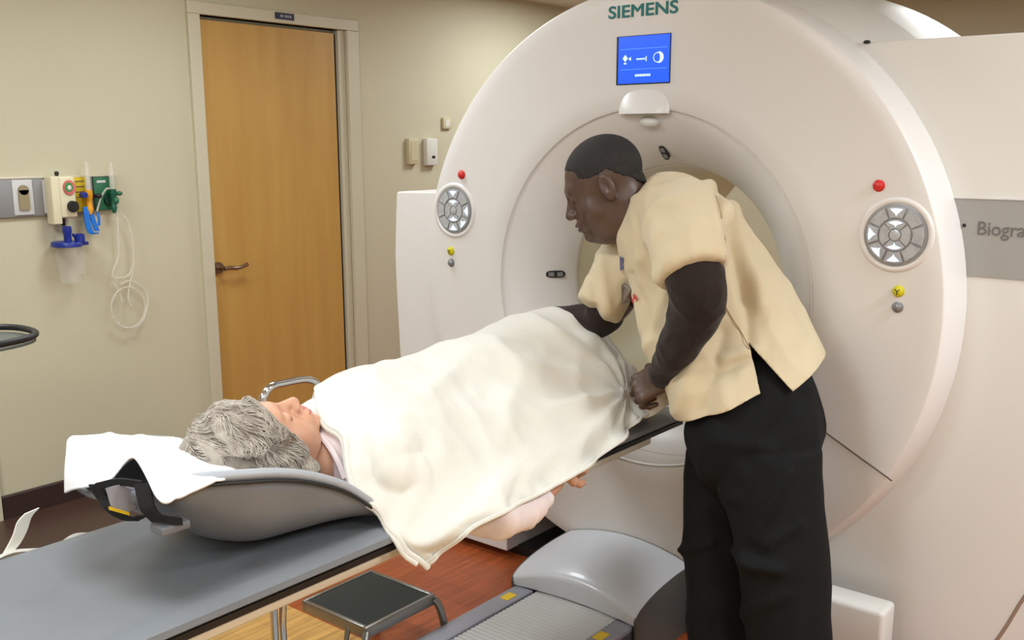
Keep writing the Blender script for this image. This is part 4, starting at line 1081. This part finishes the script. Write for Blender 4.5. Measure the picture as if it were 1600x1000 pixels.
for i in range(NV):
    for j in range(NU):
        p = G[i, j]; u = j/(NU-1); t = i/(NV-1)
        a = nz(p, 5)*.013+nz(p, 12, 4)*.006
        a += .016*(ridged(p, 5.5, (.7, 1, 1), 2)-.25)+.006*(ridged(p, 11, (1, .8, .8), 6)-.25)
        # long soft folds running from the hand to the chest
        r_ = p-grab; dd = np.linalg.norm(r_); ang = math.atan2(r_[2]*1.3+r_[1]*.6, -r_[0])
        a += .013*math.exp(-dd*2.6)*math.sin(ang*12)
        # hem ripples
        hem = max(0, (u-.80)/.20)
        a += hem*(.007*math.sin(t*46+2*nz(p, 6))+.006*nz(p, 22, 8))
        a += max(0, 1-t/.06)*(.004*math.sin(u*60))
        G[i, j] = p+np.array([0, -.35-.5*hem, .9-.5*hem])*a
from mathutils.bvhtree import BVHTree
def push_out(G, trees, gap, it=3):
    nv, nu = G.shape[:2]
    for k in range(it):
        for i in range(nv):
            for j in range(nu):
                for tr in trees:
                    loc, n_, ix, ds = tr.find_nearest(Vector(G[i, j]), .12)
                    if loc is None: continue
                    sd_ = (Vector(G[i, j])-loc).dot(n_)
                    if (sd_ < 0) or ds < gap: G[i, j] = np.array(loc+n_*gap)
        if k < it-1:
            H = G.copy(); H[1:-1, 1:-1] = .5*G[1:-1, 1:-1]+.125*(G[2:, 1:-1]+G[:-2, 1:-1]+G[1:-1, 2:]+G[1:-1, :-2]); G = H
    return G
def tree_of(v, f): return BVHTree.FromPolygons([tuple(map(float, p)) for p in v], [tuple(int(i) for i in q) for q in f])
G = push_out(G, [tree_of(gv, gf), tree_of(bv, bf)], .010)
bl = from_vf('blanket', G.reshape(-1, 3), grid_faces(NV, NU), M['blanket'])
tag(bl, 'cream cotton blanket draped over the lying patient, its corner hanging off the table', 'blanket')
sm = bl.modifiers.new('s', 'SOLIDIFY'); sm.thickness = .007; sm.offset = -1
# second folded layer showing as a doubled hem
hm_ = MB()
for (dz, r0) in ((.010, .0042), (.022, .0030)):
    pts = [G[i, NU-1-int(dz*120)]+np.array([0, -.004, .002]) for i in range(0, NV, 2)]
    hm_.tube(pts, r0, 6)
hm_.build('hem', M['blanket'], bl)
hm_ = MB(); pts = [G[1, j]+np.array([-.003, -.003, -.006]) for j in range(30, NU, 2)]; hm_.tube(pts, .0065, 8)
pts = [G[2, j]+np.array([-.012, -.002, -.014]) for j in range(44, NU-4, 2)]; hm_.tube(pts, .0055, 8); hm_.build('hem', M['blanket'], bl)
# bunched end by the hand
bn_ = MB()
ribbon(bn_, [at(1004, 640, 2.70), at(1018, 634, 2.68), at(1034, 622, 2.67), at(1048, 612, 2.68)], np.array([0, .012, .022]), .012)
ribbon(bn_, [at(1008, 632, 2.72), at(1030, 612, 2.71), at(1050, 588, 2.72)], np.array([0, .02, .018]), .012)
bn_.build('bunched_end', M['blanket'], bl)

# ================================================================ white strap on the far side of the table
stp = MB(); ys = 1.90
ribbon(stp, [ony(50, 798, ys), ony(38, 812, ys), ony(30, 835, ys), ony(14, 862, ys), ony(-12, 885, ys-.02)], np.array([.014, .0, .002]), .004)
s1 = stp.build('strap', M['strap']); tag(s1, 'white fabric strap sticking up beyond the table at the left', 'strap')
stp = MB(); ribbon(stp, [ony(-20, 884, 1.885), ony(15, 868, 1.885), ony(60, 864, 1.885), ony(85, 858, 1.885), ony(112, 842, 1.885), ony(140, 840, 1.885)], np.array([0, .014, -.012]), .006)
s1 = stp.build('strap', M['strap']); tag(s1, 'white fabric strap lying along the far edge of the grey table', 'strap')

# ================================================================ STEP STOOL with chrome loop handle
sx0, sx1, sy0, sy1, sz = 1.70, 1.965, 1.895, 2.16, .22
stl = thing('step_stool', 'low step stool with black rubber top and chrome hand loop behind the table', 'step stool', ((sx0+sx1)/2, (sy0+sy1)/2, 0))
MB().box((sx0+.008, sy0+.008, sz-.012), (sx1-.008, sy1-.008, sz+.002), .003).build('tread', M['rubber'], stl, angle=60)
q = MB()
for lo, hi in (((sx0-.004, sy0-.004), (sx1+.004, sy0+.008)), ((sx0-.004, sy1-.008), (sx1+.004, sy1+.004)), ((sx0-.004, sy0+.008), (sx0+.008, sy1-.008)), ((sx1-.008, sy0+.008), (sx1+.004, sy1-.008))):
    q.box((*lo, sz-.030), (*hi, sz+.004), .002)
q.build('tread_frame', M['steel'], stl, angle=60)
for lx, ly in ((sx0, sy0), (sx1, sy0), (sx1, sy1)):
    ox = .03 if lx == sx1 else -.03; oy = .02 if ly == sy1 else -.02
    q = MB().tube(catmull([(lx, ly, sz-.012), (lx+ox*.5, ly+oy*.5, sz-.04), (lx+ox*.9, ly+oy*.9, sz-.11), (lx+ox, ly+oy, .012)], 12), .0115, 12)
    lg = q.build('leg', M['steel'], stl)
    MB().lathe([(.0145, 0), (.0145, .02), (.012, .024)], (lx+ox, ly+oy), 'z', 14).build('rubber_foot', M['black'], lg)
hy = 1.97
h0 = ony(428, 960, hy); h1 = ony(441, 962, hy)
loop = [(h0[0], hy, .03), (h0[0], hy, .30), (h0[0]+.005, hy, .62), tuple(ony(411, 640, hy)), tuple(ony(413, 618, hy)), tuple(ony(424, 604, hy)), tuple(ony(446, 598, hy+.01)), tuple(ony(475, 593, hy+.02)), tuple(ony(492, 597, hy+.02)), tuple(ony(502, 610, hy+.02)), tuple(ony(509, 632, hy+.02)), (h1[0]+.13, hy+.02, .70), (h1[0]+.02, hy+.01, .38), (h1[0], hy, .22), (h1[0], hy, .03)]
MB().tube(catmull(loop, 110), .0095, 14).build('hand_loop', M['chrome'], stl)
MB().tube([(h0[0], hy, .10), (sx0-.02, hy, .12), (sx0, hy, .2)], .008, 10).tube([(h1[0], hy+.01, .06), (sx0-.02, hy+.09, .06)], .008, 10).build('brace', M['steel'], stl)

# ================================================================ WALL: medical gas rail and what hangs on it
WY = WALL_Y
def wx(px, py=300, off=0): return ony(px, py, WY-off)
ral = thing('gas_rail', 'grey medical gas outlet rail on the wall left of the door', 'wall rail', (1.9, WY, 1.31))
RZ0, RZ1 = 1.232, 1.388
MB().box((1.45, WY-.018, RZ0), (2.19, WY, RZ1), .003).build('back_plate', M['gas_grey'], ral, angle=60)
MB().box((1.45, WY-.021, RZ1-.004), (2.30, WY, RZ1+.003), .001).build('top_trim', M['rail'], ral, smooth=False)
def face(x0, x1, z0, z1, m, nm, off=.024): return MB().box((x0, WY-off, z0), (x1, WY-.015, z1), .002).build(nm, m, ral, angle=60)
o = face(1.852, 1.932, RZ0+.008, RZ1-.008, M['gas_white'], 'outlet_plate')
q = MB(); q.box((1.872, WY-.034, 1.262), (1.912, WY-.02, 1.34)).lathe([(0, WY-.034), (.020, WY-.034), (.020, WY-.02)], (1.892, 1.34), 'y', 24); q.build('outlet_socket', M['outlet_tan'], o)
o = face(1.975, 2.035, RZ0+.010, RZ1-.010, M['gas_white'], 'outlet_plate')
MB().box((1.985, WY-.03, 1.27), (2.025, WY-.02, 1.36), .003).build('outlet_socket', M['shell_rim'], o, angle=60)
o = face(2.088, 2.160, RZ0+.008, RZ1-.004, M['gas_yellow'], 'yellow_outlet')
q = MB()
for i in range(4): q.box((2.110, WY-.0255, 1.365-i*.022), (2.150, WY-.0235, 1.369-i*.022))
q.build('outlet_text', M['seam'], o, smooth=False)
o = face(2.192, 2.283, RZ0+.010, RZ1-.006, M['gas_green'], 'green_outlet')
q = MB(); q.box((2.206, WY-.0255, 1.358), (2.246, WY-.0235, 1.368)); q.build('outlet_text', M['gas_white'], o, smooth=False)
MB().lathe([(0, WY-.036), (.022, WY-.036), (.026, WY-.024)], (2.255, 1.285), 'y', 24).build('outlet_socket', mat('socket_dark_green', (24, 66, 50), .4), o)
# suction regulator
reg = thing('suction_regulator', 'cream suction regulator with round gauge and black knob on the rail', 'suction regulator', (2.07, WY-.05, 1.29))
MB().box((2.032, WY-.085, 1.198), (2.072, WY-.024, 1.392), .006, 3).build('regulator_body', M['cream'], reg, angle=60)
MB().box((2.062, WY-.080, 1.222), (2.150, WY-.024, 1.392), .010, 3).build('regulator_face', M['cream'], reg, angle=60)
gg = MB().lathe([(0, WY-.088), (.028, WY-.088), (.031, WY-.080)], (2.118, 1.345), 'y', 32).build('gauge', M['gauge_red'], reg)
MB().lathe([(0, WY-.0905), (.019, WY-.0905), (.0195, WY-.088)], (2.112, 1.347), 'y', 28).build('gauge_dial', M['gauge'], gg)
MB().ball((2.114, WY-.091, 1.345), (.010, .003, .010)).build('gauge_centre', M['white_dev'], gg)
MB().lathe([(0, WY-.105), (.020, WY-.105), (.023, WY-.100), (.024, WY-.079)], (2.124, 1.268), 'y', 28).build('knob', M['black'], reg)
MB().lathe([(0, 1.412), (.008, 1.410), (.010, 1.402), (.007, 1.392)], (2.082, WY-.05), 'z', 16).build('top_cap', M['black'], reg)
MB().lathe([(.010, 1.222), (.010, 1.195), (.006, 1.190)], (2.09, WY-.055), 'z', 16).build('vacuum_port', M['black'], reg)
# canister
can = thing('suction_canister', 'clear suction canister with dark blue lid hanging below the regulator', 'canister', (2.09, WY-.06, .95))
q = MB(); q.lathe([(0, 1.128), (.066, 1.126), (.070, 1.118), (.070, 1.108), (.064, 1.106)], (2.06, WY-.078), 'z', 36)
q.lathe([(.018, 1.126), (.017, 1.155), (.022, 1.166), (.020, 1.188), (0, 1.190)], (2.068, WY-.078), 'z', 20)
q.lathe([(.024, 1.124), (.024, 1.152), (.015, 1.156), (0, 1.156)], (2.125, WY-.085), 'z', 20)
q.box((2.10, WY-.10, 1.108), (2.162, WY-.07, 1.122), .003)
q.tube([(2.105, WY-.085, 1.14), (2.088, WY-.09, 1.155)], .006, 8); q.build('lid', M['navy'], can, angle=50)
q = MB(); q.lathe([(.063, 1.108), (.060, 1.05), (.052, .965), (.046, .955), (0, .953)], (2.068, WY-.078), 'z', 36); q.build('jar', M['clear'], can)
q = MB(); q.lathe([(.022, 1.106), (.021, 1.03), (.017, .99), (0, .985)], (2.125, WY-.085), 'z', 20); q.build('overflow_cup', M['clear'], can)
# flow meters
def flowmeter(x, m1, label, topz):
    t = thing('flow_meter', label, 'flow meter', (x, WY-.04, 1.3))
    MB().lathe([(.0, topz+.012), (.008, topz+.01), (.009, topz), (.007, topz-.01), (.010, topz-.02), (.011, 1.335), (.009, 1.325)], (x, WY-.055), 'z', 20).build('sight_tube', M['tube'], t)
    q = MB(); q.lathe([(0, 1.333), (.015, 1.330), (.015, 1.300), (.011, 1.292), (.011, 1.262), (.014, 1.256), (.007, 1.230), (0, 1.228)], (x, WY-.055), 'z', 20)
    q.tube([(x, WY-.055, 1.315), (x, WY-.02, 1.315)], .009, 12); q.build('valve_body', m1, t, angle=50)
    return t
t = flowmeter(2.196, M['orange'], 'flow meter with clear stem and orange valve on the yellow outlet', 1.44)
MB().lathe([(0, WY-.085), (.012, WY-.085), (.012, WY-.055)], (2.165, 1.312), 'y', 18).build('valve_knob', M['navy'], t)
t2 = flowmeter(2.302, mat('fitting_dark_green', (20, 88, 66), .4), 'flow meter with clear stem and dark green valve beside the green outlet', 1.432)
MB().ball((2.328, WY-.06, 1.312), (.014, .012, .010)).ball((2.308, WY-.065, 1.282), (.013, .012, .016)).build('valve_knob', M['gas_green'], t2)
MB().ball((2.235, WY-.06, 1.305), (.014, .010, .011)).tube([(2.235, WY-.058, 1.305), (2.235, WY-.02, 1.305)], .007, 10).build('adapter', M['black'], t2)
bt = thing('hanging_tag', 'bright blue folded plastic connector hanging under the orange valve', 'connector', (2.20, WY-.05, 1.2))
q = MB(); ribbon(q, [(2.188, WY-.055, 1.262), (2.186, WY-.062, 1.21), (2.196, WY-.066, 1.155), (2.222, WY-.062, 1.150)], np.array([.012, 0, 0]), .006)
ribbon(q, [(2.205, WY-.05, 1.255), (2.215, WY-.055, 1.21), (2.228, WY-.058, 1.158)], np.array([.010, 0, 0]), .006); q.build('tag_loop', M['sky'], bt)
q = MB(); ribbon(q, [(2.240, WY-.05, 1.235), (2.243, WY-.055, 1.21), (2.240, WY-.055, 1.18)], np.array([.005, 0, 0]), .004); q.build('tag_tail', M['sky'], bt)
# clear tubing
tb = MB(); Y0 = WY-.045
tb.tube(catmull([(2.21, Y0, 1.24), (2.235, Y0, 1.30), (2.262, Y0-.01, 1.335), (2.295, Y0, 1.30), (2.30, Y0, 1.24), (2.298, Y0, 1.14), (2.29, Y0, 1.04), (2.262, Y0, .985), (2.258, Y0, .955), (2.285, Y0, .948), (2.33, Y0, .955), (2.352, Y0, .99)], 70), .0042, 8)
tb.tube(catmull([(2.31, Y0, 1.235), (2.345, Y0, 1.19), (2.362, Y0, 1.10), (2.358, Y0, 1.0), (2.335, Y0, .92), (2.322, Y0, .86), (2.33, Y0, .82)], 50), .0045, 8)
tb.tube(catmull([(2.252, Y0, .93), (2.268, Y0, .912), (2.285, Y0, .872), (2.292, Y0, .838)], 24), .0045, 8)
cx_, cz_ = 2.325, .825
tb.tube([(cx_+.088*math.cos(a)*(1+.1*math.sin(3*a)), Y0+.004*math.sin(2*a), cz_+.105*math.sin(a)) for a in np.linspace(-2.6, 2.0, 60)], .0042, 8)
tb.tube([(cx_-.01+.080*math.cos(a), Y0-.006, cz_-.01+.090*math.sin(a)) for a in np.linspace(0, 2*PI, 60, endpoint=False)], .0035, 8, closed=True)
tbo = tb.build('tubing', M['tube']); tag(tbo, 'coil of clear oxygen tubing hanging on the wall beside the door frame', 'tubing')

reg.scale = (.88, 1, 1); reg.location.x = 2.0125
can.scale = (.83, 1, 1); can.location.x = 2.049
t.location.x -= .046; t2.location.x -= .044; bt.location.x -= .057; tbo.location.x -= .025
# ================================================================ wall devices right of the door
def device(x0, x1, z0, z1, m, name, label, cat, dep=.03):
    t = thing(name, label, cat, ((x0+x1)/2, WY, z0)); MB().box((x0, WY-dep, z0), (x1, WY, z1), .004, 2).build('casing', m, t, angle=60); return t
d1 = device(4.075, 4.150, 1.40, 1.545, M['beige_dev'], 'wall_thermostat', 'beige wall box nearer the door, left of the white one', 'wall control')
MB().box((4.09, WY-.032, 1.42), (4.14, WY-.0295, 1.53), .0008).build('cover_plate', M['beige_dev'], d1, smooth=False)
d2 = device(4.215, 4.305, 1.392, 1.545, M['white_dev'], 'wall_thermostat', 'white wall box with a small dark button beside the scanner', 'wall control', .034)
MB().ball((4.268, WY-.035, 1.440), (.014, .004, .009)).build('button', M['black'], d2)
d3 = device(4.375, 4.445, 1.60, 1.665, M['beige_dev'], 'wall_sensor', 'small square beige sensor high on the wall by the scanner ring', 'sensor', .018)
MB().box((4.392, WY-.0195, 1.615), (4.43, WY-.0178, 1.65), .0006).build('sensor_face', M['white_dev'], d3, smooth=False)

# ================================================================ black rimmed tray on a stand at the left edge
TYc = 2.6; tz = 1.03
ty = thing('tray_stand', 'black-rimmed grey tray on a stand cut off by the left edge', 'tray stand', (.95, TYc, 0))
P0 = [onx_ for onx_ in ()]
tip = np.array([1.205, 2.62, tz])
rim = []
for k in range(40):
    a = 2*PI*k/40; ca, sa = math.cos(a), math.sin(a)
    rim.append((.965+.235*math.copysign(abs(ca)**.7, ca), 2.62+.15*math.copysign(abs(sa)**.8, sa), tz+.012))
MB().tube(rim, .0085, 10, closed=True).build('tray_rim', M['black'], ty)
MB().prism([(p[0], p[1]) for p in rim], 'z', tz-.006, tz-.001).build('tray_plate', M['traygrey'], ty, smooth=False)
MB().tube([(.80, 2.62, .05), (.80, 2.62, tz-.005)], .014, 14).build('pole', M['steel'], ty)
q = MB()
for k in range(4):
    a = PI/4+k*PI/2; q.tube([(.80, 2.62, .06), (.80+.2*math.cos(a), 2.62+.2*math.sin(a), .045)], .012, 10); q.ball((.80+.2*math.cos(a), 2.62+.2*math.sin(a), .025), .025, 12)
q.build('wheeled_base', M['black'], ty)
